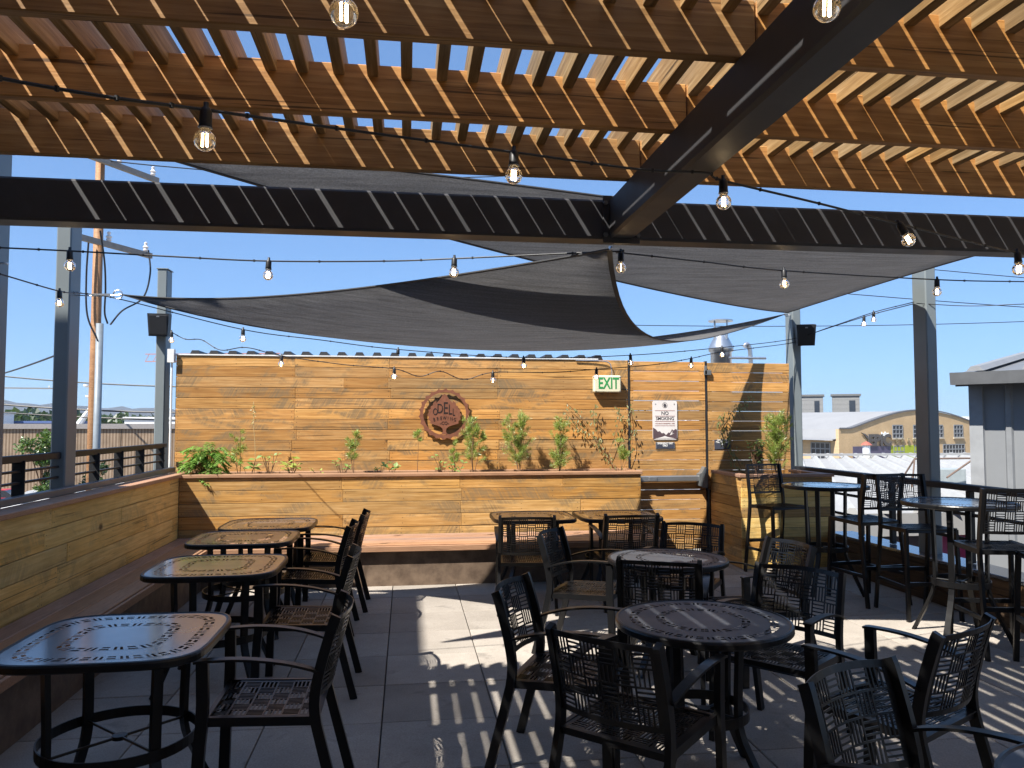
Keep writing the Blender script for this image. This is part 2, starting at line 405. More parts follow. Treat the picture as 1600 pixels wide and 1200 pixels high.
# ribbed roof just behind the fence
rb = thing('ribbed_roof', 'dark ribbed metal roof edge showing above the plank fence', 'roof', (0, FY+.2, FT))
b = MB(); b.box(-2.5,2.5,FY+.17,FY+3.0,FT+.001,FT+.012); obj('roof_sheet', b, M['roof_dark'], rb, (0,0,0), world=True)
b = MB(); b.box(-2.45,2.45,FY+.35,FY+2.95,GZ,FT-.002); obj('wall', b, plain('grey_lean_to_wall', (.2,.2,.2), .7), rb, (0,0,0), world=True)
rm = MB(); rm.prism([(-.066,0),(-.036,.062),(.036,.062),(.066,0)], 0, 2.8); rm = mset(rm.mesh('rib'), M['roof_dark'])
for k in range(24): obj('rib', rm, None, rb, (-2.42+k*.207, FY+.165, FT+.012), world=True)
# right hand fence section
fr_ = thing('plank_fence', 'short plank fence section right of the gate, with slits of daylight', 'fence', (4.2, FY, 0))
for r in range(13):
    z1 = FT-.02-r*RP; plank(fr_, 3.682, 4.76, FY, z1-RP+random.uniform(.003,.0065), z1, 'fence', jit=.002)
b = MB()
for x in (3.70, 4.70): b.box(x,x+.05,FY+.024,FY+.06,0,FT-.03)
obj('batten', b, M['dark_wood'], fr_, (0,0,0), world=True)
# gate
gate = thing('wooden_gate', 'plank gate with a grey push bar, below the EXIT sign', 'gate', (3.17, FY, 0))
for r in range(19):
    z1 = FT-.012-r*RP; plank(gate, 2.694, 3.655, FY+.004, max(.02, z1-RP+random.uniform(.003,.0065)), z1, 'fence', jit=.002)
b = MB()
for x in (2.70, 3.60): b.box(x,x+.05,FY+.03,FY+.07,.02,FT-.02)
obj('gate_frame', b, M['dark_wood'], gate, (0,0,0), world=True)
b = MB(); b.box(2.672,2.694,FY-.004,FY+.05,0,FT); b.box(3.657,3.680,FY-.004,FY+.05,0,FT); obj('jamb', b, M['roof_dark'], gate, (0,0,0), world=True)
b = MB(); b.cbox(.78, .05, .075, .012, (3.16,FY-.055,.945)); b.cbox(.10,.012,.05,.003,(2.95,FY-.085,.945))
pb = obj('push_bar', b, M['bar'], gate, (0,0,0), world=True)
b = MB(); b.prism([(3.53,.86),(3.60,.83),(3.635,.84),(3.64,1.06),(3.60,1.09),(3.565,1.02),(3.53,1.0)], FY-.10, FY+.002); obj('end_bracket', b, M['channel'], pb, (0,0,0), world=True)
b = MB(); b.cbox(.09,.03,.06,.004,(3.68,FY-.02,2.24)); b.cbox(.03,.03,.11,.004,(3.655,FY-.02,2.27)); obj('hinge', b, M['channel'], gate, (0,0,0), world=True)

# long planter in front of the fence
PYF = 8.60; PZ = 1.035; PR = .136
pl = thing('long_planter', 'long wooden planter box of pale stained planks along the fence', 'planter', (.1, 8.85, 0))
cp = [-2.37, -.69, .59, 1.75, 2.655]
for r in range(5):
    z1 = PZ-r*PR; z0 = max(.405, z1-PR+random.uniform(.003,.005)); cc = cp[:]
    if r in (1, 3): cc = [cp[0], cp[1]+.015, cp[2]+.02, cp[4]]
    if r == 2: cc = [cp[0], .60, cp[3]+.2, cp[4]]
    for a, b_ in zip(cc[:-1], cc[1:]): plank(pl, a+.0008, b_-.0008, PYF, z0, z1, 'planter', jit=.003)
    plank(pl, PYF+.025, 9.10, 2.655, z0, z1, 'planter', along='y', jit=.002)
b = MB(); b.box(-2.36,2.63,PYF+.03,9.12,.3,1.0); obj('soil', b, M['soil'], pl, (0,0,0), world=True)
b = MB(); b.cbox(5.06,.135,.036,.004,(.14,PYF+.045,PZ+.02)); b.cbox(5.06,.09,.036,.004,(.14,9.10,PZ+.02)); b.cbox(.10,.362,.034,.004,(2.62,8.884,PZ+.0195))
obj('cap_board', b, M['deck'], pl, (0,0,0), world=True)

# left parapet wall with planks
wl_ = thing('plank_parapet', 'shaded plank parapet wall behind the left bench', 'wall', (-2.45, 4.8, 0))
for r in range(5):
    z1 = PZ+.008-r*PR; z0 = max(.405, z1-PR+.0045)
    brk = [1.0, 2.6+random.random(), [5.65,5.55,5.9,5.75,5.5][r], [8.3,6.95,7.6,8.4,7.1][r], 8.595]
    for a, b_ in zip(brk[:-1], brk[1:]): plank(wl_, a+.001, b_-.001, -2.37, z0, z1, 'wall_wood', along='y', jit=.002)
b = MB(); b.box(-2.75,-2.396,.9,9.1,-.06,1.03); obj('core', b, M['roof_dark'], wl_, (0,0,0), world=True)
b = MB(); b.cbox(.19,8.20,.036,.004,(-2.437,4.95,1.064)); obj('cap_board', b, M['deck'], wl_, (0,0,0), world=True)

# corner bench
bn = thing('corner_bench', 'brown slatted corner bench wrapping the left wall and the planter', 'bench', (-1.9, 7.8, 0))
for k in range(3):
    m = plank_mesh(7.75, .03, .147, 'deck', .005)
    obj('seat_board', m, None, bn, (-2.285+k*.152, 4.70, .400), (0,0,pi/2), world=True)
for k in range(5):
    m = plank_mesh(4.50 if k else 4.52, .03, .143, 'deck', .005)
    obj('seat_board', m, None, bn, (.40, 7.915+k*.148, .400), (0,0,0), world=True)
b = MB(); b.cbox(.024,6.9,.055,.003,(-1.894,4.37,.375)); b.cbox(4.53,.024,.055,.003,(.387,7.83,.375)); obj('edge_board', b, M['deck'], bn, (0,0,0), world=True)
b = MB(); b.box(-2.36,-1.955,.9,8.55,0,.383); b.box(-1.955,2.62,7.885,8.57,0,.383); obj('skirt', b, M['fascia'], bn, (0,0,0), world=True)

# right planter
rp = thing('square_planter', 'square wooden planter box in the right corner with feathery shrub', 'planter', (4.24, 8.7, 0))
for r in range(9):
    z1 = 1.012-r*.1125; z0 = max(.003, z1-.1125+.004)
    plank(rp, 3.70, 4.78, 8.24, z0, z1, 'wall_wood' if r % 3 else 'planter'); plank(rp, 8.264, 9.12, 3.70, z0, z1, 'planter', along='y+')
    plank(rp, 8.264, 9.12, 4.78, z0, z1, 'planter', along='y')
b = MB(); b.box(3.73,4.75,8.27,9.1,.2,.99); obj('soil', b, M['soil'], rp, (0,0,0), world=True)
b = MB(); b.cbox(1.13,.10,.034,.004,(4.24,8.28,1.03)); b.cbox(.10,.76,.034,.004,(3.74,8.712,1.03)); b.cbox(.10,.76,.034,.004,(4.74,8.712,1.03)); obj('cap_board', b, M['deck'], rp, (0,0,0), world=True)

# right low wall and railing
rw = thing('low_wall', 'low dark plank wall with metal ledge under the right railing', 'wall', (4.85, 5, 0))
for r in range(3):
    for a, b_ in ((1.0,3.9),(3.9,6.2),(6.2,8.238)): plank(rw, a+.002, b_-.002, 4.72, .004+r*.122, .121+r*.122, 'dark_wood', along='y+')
b = MB(); b.box(4.745,5.0,.9,8.238,-.05,.365); obj('core', b, M['roof_dark'], rw, (0,0,0), world=True)
b = MB(); b.cbox(.30,7.33,.03,.004,(4.86,4.57,.386)); obj('ledge', b, M['ledge'], rw, (0,0,0), world=True)
rr = thing('railing', 'dark steel railing along the right edge of the terrace', 'railing', (4.88, 5, .4))
b = MB(); b.cbox(.10,8.3,.055,.005,(4.88,5.05,1.055)); obj('top_rail', b, M['rail'], rr, (0,0,0), world=True)
pm_ = MB(); pm_.cbox(.05,.05,.62,.003); pm_ = mset(pm_.mesh('baluster'), M['rail'])
for y in (2.6,4.0,5.3,6.2,7.3,7.85,8.55,9.1): obj('rail_post', pm_, None, rr, (4.88,y,.715), world=True)
for z in (.60,.82):
    b = MB(); b.cbox(.012,8.2,.03,.002,(4.88,5.05,z)); obj('mid_rail', b, M['rail'], rr, (0,0,0), world=True)

# left railing
lr = thing('railing', 'dark steel railing on top of the left parapet wall', 'railing', (-2.65, 6, 1.08))
b = MB(); b.cbox(.06,6.4,.05,.004,(-2.66,5.85,1.372)); obj('top_rail', b, M['rail'], lr, (0,0,0), world=True)
for z in (1.205,1.285):
    b = MB(); b.cbox(.035,6.38,.016,.002,(-2.66,5.85,z)); obj('mid_rail', b, M['rail'], lr, (0,0,0), world=True)
pm_ = MB(); pm_.cbox(.085,.012,.25,.002); pm_ = mset(pm_.mesh('rail_post'), M['rail'])
for y in (3.4,4.6,5.80,7.12,7.69,8.27,8.92): obj('rail_post', pm_, None, lr, (-2.66,y,1.235), world=True)
b = MB(); b.cbox(.06,8.15,.05,.004,(-2.56,4.97,1.108)); obj('base_channel', b, M['channel'], lr, (0,0,0), world=True)

# steel posts
def post(x, y, z0, z1, label):
    m = MB(); m.cbox(.11,.20,z1-z0,.010,(0,0,(z1-z0)/2)); 
    p = thing('steel_post', label, 'post', (x,y,z0), 0, 'grey steel posts round the terrace')
    obj('shaft', m, M['post'], p); c_ = MB(); c_.cbox(.13,.22,.012,.003,(0,0,z1-z0+.004)); obj('cap', c_, M['post'], p)
    e_ = MB(); e_.tube([(0.055,-.02,z1-z0-.75),(.085,-.02,z1-z0-.75)], .006, 6); e_.lathe([(.0,0),(.018,.004),(.018,.012),(0,.016)], 10, (.09,-.02,z1-z0-.76)); obj('eye_bolt', e_, M['steel'], p)
    return p
post(-2.655, 6.49, .9, 3.40, 'tall grey steel post standing on the left parapet near the first table')
post(-2.655, 5.36, .9, 3.40, 'grey steel post cut by the left edge of the view')
post(-2.84, 9.55, GZ, 3.42, 'grey steel post at the left end of the plank fence')
post(4.905, 6.77, .0, 3.36, 'grey steel post rising from the right railing')
post(4.905, 9.31, .0, 3.36, 'grey steel post at the right end of the plank fence')

for par, lst in NAILS.items():               # nail heads, too small to pick apart
    m = MB()
    for (u, f, zz, al) in lst:
        vs = []
        for k in range(6):
            a = 2*pi*k/6; du, dz = .0042*cos(a), .0042*sin(a)
            vs.append((u+du, f-.0012, zz+dz) if al == 'x' else ((f+(.0012 if al == 'y' else -.0012)), u+du, zz+dz))
        m.add(vs, [tuple(range(6))])
    o = obj('nail_heads', m, plain('dark_nail', (.03,.022,.016), .7), par, (0,0,0), world=True); o['kind'] = 'stuff'
# ------------------------------------------------------------------ pergola
pg = thing('pergola', 'timber slat pergola on dark steel beams overhead', 'pergola', (1.07, 3.82, 0))
ZR = 2.745; RH = .187; SH = .1195; SP = .122
b = MB(); b.cbox(9.3,.14,.20,.012,(1.35,3.82,2.645)); obj('cross_beam', b, M['beam'], pg, (0,0,0), world=True)
b = MB(); b.cbox(.13,5.5,.198,.012,(1.065,.99,2.645)); obj('long_beam', b, M['beam'], pg, (0,0,0), world=True)
b = MB(); b.cbox(.19,.012,.24,.003,(1.065,3.742,2.642)); jp = obj('joint_plate', b, M['beam'], pg, (0,0,0), world=True)
bm_ = MB(); bm_.lathe([(0,.010),(.011,.010),(.013,0),(0,0)], 6); bm_ = mset(bm_.mesh('bolt'), M['channel'])
for dx in (-.083,.083):
    for dz in (-.08,.08): obj('bolt', bm_, None, jp, (1.065+dx,3.735,2.642+dz), (pi/2,0,0), world=True)
for x in (-3.2, 5.9):
    b = MB(); b.cbox(.14,.14,2.54+.6,.01,(x,3.82,(2.54-.6)/2)); obj('post', b, M['beam'], pg, (0,0,0), world=True)
for k in range(9):
    y = 3.44-k*.60
    for a, b_ in ((-3.25,1.064),(1.068,6.0)):
        m = plank_mesh(b_-a, RH, .042, 'rafter', .004)
        obj('rafter', m, None, pg, ((a+b_)/2, y, ZR+RH/2), (0,0,random.choice((0,pi))), world=True)
sm_ = plank_mesh(5.35, SH, .040, 'slat', .003)
for k in range(75):
    x = -3.18+k*SP+random.uniform(-.006,.006)
    obj('slat', sm_, None, pg, (x, 3.86-2.675+random.uniform(-.012,.012), ZR+RH+SH/2-.045), (random.uniform(-.012,.012),0,pi/2+random.uniform(-.0019,.0019)), world=True)

# ------------------------------------------------------------------ unseen buildings added beside and behind the viewer for their shade
def ribbed_block(name, label, x0, x1, y0, y1, z0, z1, col):
    o = thing(name, label, 'building', ((x0+x1)/2, (y0+y1)/2, z0))
    m = MB(); m.box(x0,x1,y0,y1,z0,z1); obj('wall', m, plain(name+'_wall', col, .5, .2), o, (0,0,0), world=True)
    m = MB(); m.box(x0-.15,x1+.15,y0-.15,y1+.15,z1,z1+.12); obj('roof', m, plain(name+'_roof', (.08,.08,.085), .6), o, (0,0,0), world=True)
    return o
ribbed_block('added_rear_building', 'unseen pale building block behind the viewer, added to deepen the shade', -3.0, 7.0, -9.0, -2.6, GZ, 3.6, (.50,.49,.47))  # added out of view to darken reflections and deepen the shade
ribbed_block('sun_blocker_building', 'unseen tall grey building left of the terrace, added to block the sun', -10.0, -4.43, -8.0, 4.0, GZ, 7.0, (.50,.49,.48))  # out of view, added as sun blocker for the left floor

# ------------------------------------------------------------------ shade sails
def sail(name, label, A, B_, C_, oab, obc, oca, sag, skew=((0,0,0),(0,0,0),(0,0,0)), n=26):
    A, B_, C_ = Vector(A), Vector(B_), Vector(C_); o = [Vector(q) for q in (oab, obc, oca)]
    org = (A+B_+C_)/3
    def P(a, b, c):
        p = A*a+B_*b+C_*c
        for (s_, t_, of, sk_) in ((a,b,o[0],skew[0]),(b,c,o[1],skew[1]),(c,a,o[2],skew[2])):
            w = s_+t_
            if w > 1e-6: q = t_/w; p = p+of*(4*q*(1-q)*w*w)+Vector(sk_)*(6.75*q*q*(1-q)*w*w)
        return p+Vector((0,0,-sag*27*a*b*c))-org
    m = MB(); idx = {}
    for i in range(n+1):
        for j in range(n+1-i): idx[(i,j)] = len(m.v); m.v.append(tuple(P(1-(i+j)/n, i/n, j/n)))
    for i in range(n):
        for j in range(n-i):
            m.f.append((idx[(i,j)], idx[(i+1,j)], idx[(i,j+1)]))
            if i+j < n-1: m.f.append((idx[(i+1,j)], idx[(i+1,j+1)], idx[(i,j+1)]))
    s_ = thing(name, label, 'shade sail', org, 0, 'grey triangular shade sails')
    c_ = obj('cloth', m, M['sail'], s_, smooth=True)
    sol = c_.modifiers.new('thick', 'SOLIDIFY'); sol.thickness = .003
    h = MB()
    for e_ in range(3):
        pts = []
        for k in range(n+1):
            q = k/n; pts.append(P(*[(1-q,q,0),(0,1-q,q),(q,0,1-q)][e_]))
        h.sweep(pts, .028, .007)
    obj('hem', h, M['hem'], s_)
    return s_, org
sail('shade_sail', 'lower grey shade sail sagging towards the plank fence', (-2.25,6.48,2.64), (1.05,3.92,2.53), (4.75,9.22,3.0),
     (-.232,.579,-.03), (-.273,.912,-.32), (-.57,-.22,-.47), .05, ((0,0,0),(0,0,0),(0,-.35,0)))
sail('shade_sail', 'upper grey shade sail spreading above the right hand tables', (-1.68,4.32,3.15), (4.78,9.22,3.02), (3.55,4.3,2.66),
     (.16,-.22,-.20), (.427,-.458,.151), (.246,.34,.13), .06, ((-.07,-.27,-.05),(0,0,0),(0,0,0)))
def rigging(label, a, b_):
    m = MB(); A = Vector(a); B_ = Vector(b_); m.tube([Vector((0,0,0)), (B_-A)*.5+Vector((0,0,-.01)), B_-A], .005, 6)
    m.sweep([(B_-A)*.35, (B_-A)*.75], .018, .018); o = obj('turnbuckle', m, M['steel'], None, a); return tag(o, label, 'turnbuckle', 'sail turnbuckles')
def ring_(name, label, p):
    m = MB(); n = 14
    m.tube([(.035*cos(2*pi*k/n), 0, .035*sin(2*pi*k/n)) for k in range(n+1)], .005, 6); tag(obj(name, m, M['steel'], None, p), label, 'ring', 'sail corner rings')
ring_('corner_ring', 'steel ring at the left tip of the lower sail', (-2.28,6.48,2.64)); ring_('corner_ring', 'steel ring where the sails meet the right fence post', (4.79,9.24,3.01))
rigging('turnbuckle tying the lower sail to the near left post', (-2.60,6.49,2.63), (-2.25,6.48,2.64))
rigging('turnbuckle tying the sails to the right fence post', (4.85,9.27,3.0), (4.75,9.22,3.0))
rigging('turnbuckle hanging the lower sail from the beam joint', (1.06,3.90,2.545), (1.05,3.92,2.53))

# ------------------------------------------------------------------ basket weave sheets
def weave(m, mapf, u0, u1, v0, v1, nu, nv, border, th=.004, slots=4, flip=0, segs=1):
    """perforated sheet: alternating blocks of slots; mapf(u,v,n) -> point, n = offset along the normal"""
    su = (u1-u0-2*border)/nu; sv = (v1-v0-2*border)/nv
    def quad(a, b, c, d):
        k = max(1, int(round((b-a)/.05))); q = max(1, int(round((d-c)/.05)))
        for i in range(k):
            for j in range(q):
                aa, bb = a+(b-a)*i/k, a+(b-a)*(i+1)/k; cc, dd = c+(d-c)*j/q, c+(d-c)*(j+1)/q
                m.add([mapf(aa,cc,0),mapf(bb,cc,0),mapf(bb,dd,0),mapf(aa,dd,0),mapf(aa,cc,-th),mapf(bb,cc,-th),mapf(bb,dd,-th),mapf(aa,dd,-th)], [(0,1,2,3),(7,6,5,4)])
    def wall(p, q_):
        m.add([mapf(*p,0),mapf(*q_,0),mapf(*q_,-th),mapf(*p,-th)], [(0,1,2,3)])
    quad(u0,u1,v0,v0+border); quad(u0,u1,v1-border,v1); quad(u0,u0+border,v0+border,v1-border); quad(u1-border,u1,v0+border,v1-border)
    k = 12
    for i in range(k):
        a, b = u0+(u1-u0)*i/k, u0+(u1-u0)*(i+1)/k
        wall((a,v0),(b,v0)); wall((b,v1),(a,v1))
        a, b = v0+(v1-v0)*i/k, v0+(v1-v0)*(i+1)/k
        wall((u0,b),(u0,a)); wall((u1,a),(u1,b))
    for i in range(nu):
        for j in range(nv):
            a = u0+border+i*su; c = v0+border+j*sv; b = a+su; d = c+sv
            hor = (i+j+flip) % 2 == 0
            mg = .0036
            if hor: # slots long in u
                quad(a,a+mg,c,d); quad(b-mg,b,c,d); w = sv/(slots); bar = w*.37
                quad(a+mg,b-mg,c,c+bar/2); quad(a+mg,b-mg,d-bar/2,d)
                for s_ in range(slots):
                    y0 = c+s_*w+bar/2; y1 = c+(s_+1)*w-bar/2
                    if s_ < slots-1: quad(a+mg,b-mg,y1,y1+bar)
                    wall((a+mg,y0),(b-mg,y0)); wall((b-mg,y1),(a+mg,y1)); wall((a+mg,y1),(a+mg,y0)); wall((b-mg,y0),(b-mg,y1))
            else:
                quad(a,b,c,c+mg); quad(a,b,d-mg,d); w = su/(slots); bar = w*.37
                quad(a,a+bar/2,c+mg,d-mg); quad(b-bar/2,b,c+mg,d-mg)
                for s_ in range(slots):
                    x0 = a+s_*w+bar/2; x1 = a+(s_+1)*w-bar/2
                    if s_ < slots-1: quad(x1,x1+bar,c+mg,d-mg)
                    wall((x0,c+mg),(x1,c+mg)); wall((x1,d-mg),(x0,d-mg)); wall((x0,d-mg),(x0,c+mg)); wall((x1,c+mg),(x1,d-mg))

def make_chair():
    """arm chair facing +y, origin on the floor under the seat"""
    c = thing('patio_chair', 'tmp', 'chair')
    def seat_map(u, v, n):
        s_ = (v+.215)/.465                                   # 0 rear .. 1 front
        z = .428+.016*s_-.010*sin(pi*s_)*cos(pi*u/.5)-(.035*((s_-.86)/.14)**2 if s_ > .86 else 0)
        return (u, v, z+n)
    m = MB(); weave(m, seat_map, -.222, .222, -.215, .25, 6, 6, .018, .004)
    obj('seat', m, M['coat'], c)
    def back_map(u, v, n):                                   # v 0..1 up
        z = .495+.335*v; y = -.190-.072*v-.012*v*v-.052*(1-(u/.235)**2)
        nn = Vector((2*.052*u/.235**2*-1, 1, .22)).normalized()
        zz = z-(.010*(u/.235)**2 if v > .9 else 0)
        return (u+nn.x*n, y+nn.y*n, zz+nn.z*n)
    m = MB(); weave(m, lambda u,v,n: back_map(u, v/.335, n), -.225, .225, 0, .335, 6, 4, .020, .004)
    obj('backrest', m, M['coat'], c)
    for s_ in (-1,1):
        m = MB(); m.sweep(chaikin([(s_*.248,.262,0),(s_*.246,.255,.3),(s_*.246,.240,.45),(s_*.248,.245,.665)],1), .028, .046, (0,1,0)); obj('front_leg', m, M['coat'], c)
        m = MB(); m.sweep(chaikin([(s_*.245,-.305,0),(s_*.240,-.225,.30),(s_*.236,-.185,.46),(s_*.234,-.205,.60),(s_*.232,-.262,.80),(s_*.231,-.275,.828)],2), .026, .042, (0,1,0)); obj('rear_leg', m, M['coat'], c)
        m = MB(); m.sweep(chaikin([(s_*.250,.275,.668),(s_*.252,.25,.673),(s_*.256,.10,.676),(s_*.254,-.05,.658),(s_*.246,-.16,.628),(s_*.240,-.205,.608)],2), .042, .010, (0,0,1)); obj('armrest', m, M['coat'], c)
        m = MB(); m.sweep([(s_*.232,-.20,.412),(s_*.234,.245,.428)], .020, .036, (0,0,1)); obj('seat_rail', m, M['coat'], c)
    for y_, z_ in ((-.195,.412),(.235,.422)):
        m = MB(); m.sweep([(-.235,y_,z_),(.235,y_,z_)], .02, .032); obj('cross_rail', m, M['coat'], c)
    return c

def make_stool():
    c = thing('bar_stool', 'tmp', 'bar stool')
    def seat_map(u, v, n):
        s_ = (v+.20)/.42
        return (u, v, .738+.014*s_-.008*sin(pi*s_)*cos(pi*u/.46)-(.030*((s_-.86)/.14)**2 if s_ > .86 else 0)+n)
    m = MB(); weave(m, seat_map, -.205, .205, -.20, .22, 5, 5, .020, .004); obj('seat', m, M['coat'], c)
    def back_map(u, v, n):
        z = .85+.32*v; y = -.192-.055*v-.030*(1-(u/.215)**2); nn = Vector((-2*.024*u/.215**2, 1, .18)).normalized()
        return (u+nn.x*n, y+nn.y*n, z+nn.z*n)
    m = MB(); weave(m, lambda u,v,n: back_map(u, v/.32, n), -.205, .205, 0, .32, 6, 4, .018, .004); obj('backrest', m, M['coat'], c)
    for s_ in (-1,1):
        m = MB(); m.sweep([(s_*.225,.235,0),(s_*.212,.205,.74)], .024, .034, (0,1,0)); obj('front_leg', m, M['coat'], c)
        m = MB(); m.sweep(chaikin([(s_*.225,-.275,0),(s_*.216,-.20,.60),(s_*.213,-.185,.76),(s_*.211,-.20,.90),(s_*.210,-.248,1.168)],2), .022, .036, (0,1,0)); obj('rear_leg', m, M['coat'], c)
        m = MB(); m.sweep([(s_*.212,-.19,.722),(s_*.212,.21,.734)], .020, .034); obj('seat_rail', m, M['coat'], c)
        m = MB(); m.sweep([(s_*.220,-.245,.27),(s_*.220,.225,.27)], .018, .028); obj('side_rail', m, M['coat'], c)
    for nm_, w_, y_, z_ in (('cross_rail',.212,-.19,.722),('cross_rail',.212,.2,.73),('foot_rail',.22,.223,.30),('foot_rail',.22,-.243,.34)):
        m = MB(); m.sweep([(-w_,y_,z_),(w_,y_,z_)], .02, .032); obj(nm_, m, M['coat'], c)
    return c

def make_table(shape, half, H, name, ringz, ringr, splay, n_out, n_in):
    """perforated round / rounded square table; origin on the floor"""
    tb = thing(name, 'tmp', 'table')
    def Pt(t_, r):
        a = 2*pi*t_
        if shape == 'round': return (half*r*cos(a), half*r*sin(a))
        k = 4.6; cx, cy = cos(a), sin(a); q = (abs(cx)**k+abs(cy)**k)**(-1/k); q *= half*r
        return (cx*q, cy*q)
    if shape == 'square':                       # walk the outline at even speed
        N = 720; raw = [Pt(i/N, 1) for i in range(N+1)]; L = [0]
        for i in range(N): L.append(L[-1]+math.dist(raw[i], raw[i+1]))
        import bisect
        def tt(u):
            s_ = (u % 1.0)*L[-1]; i = min(N-1, max(0, bisect.bisect_right(L, s_)-1)); return (i+(s_-L[i])/(L[i+1]-L[i]+1e-12))/N
        P2 = lambda u, r: Pt(tt(u), r)
    else: P2 = Pt
    m = MB()
    def ring(r0, r1, n=96, z0=H, z1=H):
        nonlocal m
        vs = []; fs = []
        for r, z in ((r0,z0),(r1,z1)):
            for k in range(n): vs.append((*P2(k/n, r), z))
        for k in range(n): fs.append((k, (k+1)%n, n+(k+1)%n, n+k)[::-1])
        m.add(vs, fs)
    def disc(r, n=96, z=H): m.add([(*P2(k/n, r), z) for k in range(n)], [tuple(range(n))])
    def band(r0, r1, N, parity=0):
        def q(t0, t1, a, b, sub=3):
            for i in range(sub):
                u0 = t0+(t1-t0)*i/sub; u1 = t0+(t1-t0)*(i+1)/sub
                m.add([(*P2(u0,a),H),(*P2(u1,a),H),(*P2(u1,b),H),(*P2(u0,b),H)], [(3,2,1,0)])
        d = 1.0/N; dr = r1-r0
        for k in range(N):
            t0 = k*d; t1 = t0+d; mt = d*.17; mr = dr*.10
            q(t0, t0+mt, r0, r1, 1); q(t1-mt, t1, r0, r1, 1); q(t0+mt, t1-mt, r0, r0+mr); q(t0+mt, t1-mt, r1-mr, r1)
            if (k+parity) % 2:
                for (a, b) in ((.36,.64),): q(t0+mt, t1-mt, r0+dr*.39, r0+dr*.61)
            else:
                q(t0+d*.39, t0+d*.61, r0+mr, r1-mr, 1)
    ob = (.73,.85); ib = (.40,.53) if shape == 'square' else (.42,.54); e_ = .003
    disc(ib[0]+e_, z=H-.0004); band(*ib, n_in); ring(ib[1]-e_, ob[0]+e_, z0=H-.0004, z1=H-.0004); band(*ob, n_out)
    h = half
    prof = [(ob[1]-e_, H-.0004), (1-.020/h, H-.0004), (1-.013/h, H+.004), (1-.004/h, H+.002), (1, H-.006), (1, H-.026), (1-.006/h, H-.032), (1-.02/h, H-.032), (1-.022/h, H-.006), (ob[1]-.0, H-.005)]
    ring(*[prof[0][0], prof[1][0]], 96, prof[0][1], prof[1][1]); obj('table_top', m, M['roundtop' if name == 'round_table' else 'tabletop'], tb); m = MB()
    for (r0,z0),(r1,z1) in zip(prof[1:-1], prof[2:]): ring(r0, r1, 96, z0, z1)
    obj('rim', m, M['coat'], tb)
    for k in range(4):
        a = pi/4+k*pi/2; rt = ringr+.012; d = Vector((cos(a), sin(a), 0))
        if shape == 'square': d = d; 
        pts = [d*rt+Vector((0,0,H-.01)), d*(ringr+.006)+Vector((0,0,H*.75)), d*ringr+Vector((0,0,ringz+.1)), d*ringr+Vector((0,0,ringz-.05)), d*(ringr+splay*.45)+Vector((0,0,ringz*.45)), d*(ringr+splay)+Vector((0,0,0))]
        l_ = MB(); l_.sweep(chaikin(pts, 2), .040, .022, d); obj('leg', l_, M['coat'], tb)
    r_ = MB(); r_.lathe([(ringr+.016,ringz-.022),(ringr+.022,ringz-.022),(ringr+.022,ringz+.022),(ringr+.016,ringz+.022),(ringr+.016,ringz-.022)], 48)
    rg = obj('ring', r_, M['coat'], tb)
    r_ = MB()
    for k in range(2):
        a = k*pi/2+pi/4; r_.tube([(cos(a)*ringr,sin(a)*ringr,ringz),(-cos(a)*ringr,-sin(a)*ringr,ringz+.004*k)], .006, 6)
    r_.lathe([(.0,ringz+.010),(.03,ringz+.008),(.03,ringz-.008),(0,ringz-.010)], 16); obj('cross_brace', r_, M['coat'], rg)
    u_ = MB(); 
    for k in range(2):
        a = k*pi/2+pi/4; q_ = half*(.60 if shape == 'round' else .78); u_.sweep([(cos(a)*q_,sin(a)*q_,H-.022-.001*k),(-cos(a)*q_,-sin(a)*q_,H-.022-.001*k)], .03, .016)
    obj('under_frame', u_, M['coat'], tb)
    return tb

_used = set()
def put(proto, x, y, fx, fy, label, group=None):
    """place a copy so that its +y looks along (fx,fy)"""
    o = proto if id(proto) not in _used else copy_tree(proto); _used.add(id(proto))
    o.location = (x, y, 0); o.rotation_euler = (0, 0, atan2(-fx, fy)); o['label'] = label
    if group: o['group'] = group
    return o
chair = make_chair(); stool = make_stool()
sq = make_table('square', .40, .725, 'square_table', .31, .285, .13, 48, 26)
rd = make_table('round', .40, .715, 'round_table', .31, .18, .16, 44, 24)
br = make_table('round', .40, 1.02, 'bar_table', .42, .18, .17, 44, 24)
GS = 'square tables'; GR = 'round tables'; GB = 'round bar tables'; GC = 'patio arm chairs'; GT = 'bar stools'
put(sq, -1.18, 3.50, 0, 1, 'square perforated table nearest the viewer, in front of the left bench', GS)
put(sq, -1.17, 5.15, 0, 1, 'second square perforated table from the viewer along the left bench', GS)
put(sq, -1.25, 6.36, 0, 1, 'third square perforated table from the viewer along the left bench', GS)
put(sq, -1.20, 7.18, 0, 1, 'square perforated table in the far left corner of the bench', GS)
put(sq, 1.21, 7.45, .02, 1, 'left one of two square tables pushed together before the back bench', GS)
put(sq, 2.04, 7.42, .0, 1, 'right one of two square tables pushed together before the back bench', GS)
put(rd, 1.36, 3.47, .2, 1, 'round perforated table in the middle foreground', GR)
put(rd, 1.745, 5.07, .1, 1, 'round perforated table half hidden behind the foreground round table', GR)
put(rd, 1.84, 1.64, .3, 1, 'round perforated table cut by the bottom right corner of the view', GR)
put(br, 4.03, 7.08, .1, 1, 'tall round bar table beside the square planter', GB)
put(br, 4.17, 5.42, .2, 1, 'tall round bar table nearest the right edge of the view', GB)
put(chair, -.555, 3.53, -1, 0, 'black arm chair nearest the viewer on the left, facing the square table', GC)
put(chair, -.60, 4.97, -1, 0, 'second black arm chair in the left row, at the second square table', GC)
put(chair, -.70, 6.33, -1, .02, 'third black arm chair in the left row, at the third square table', GC)
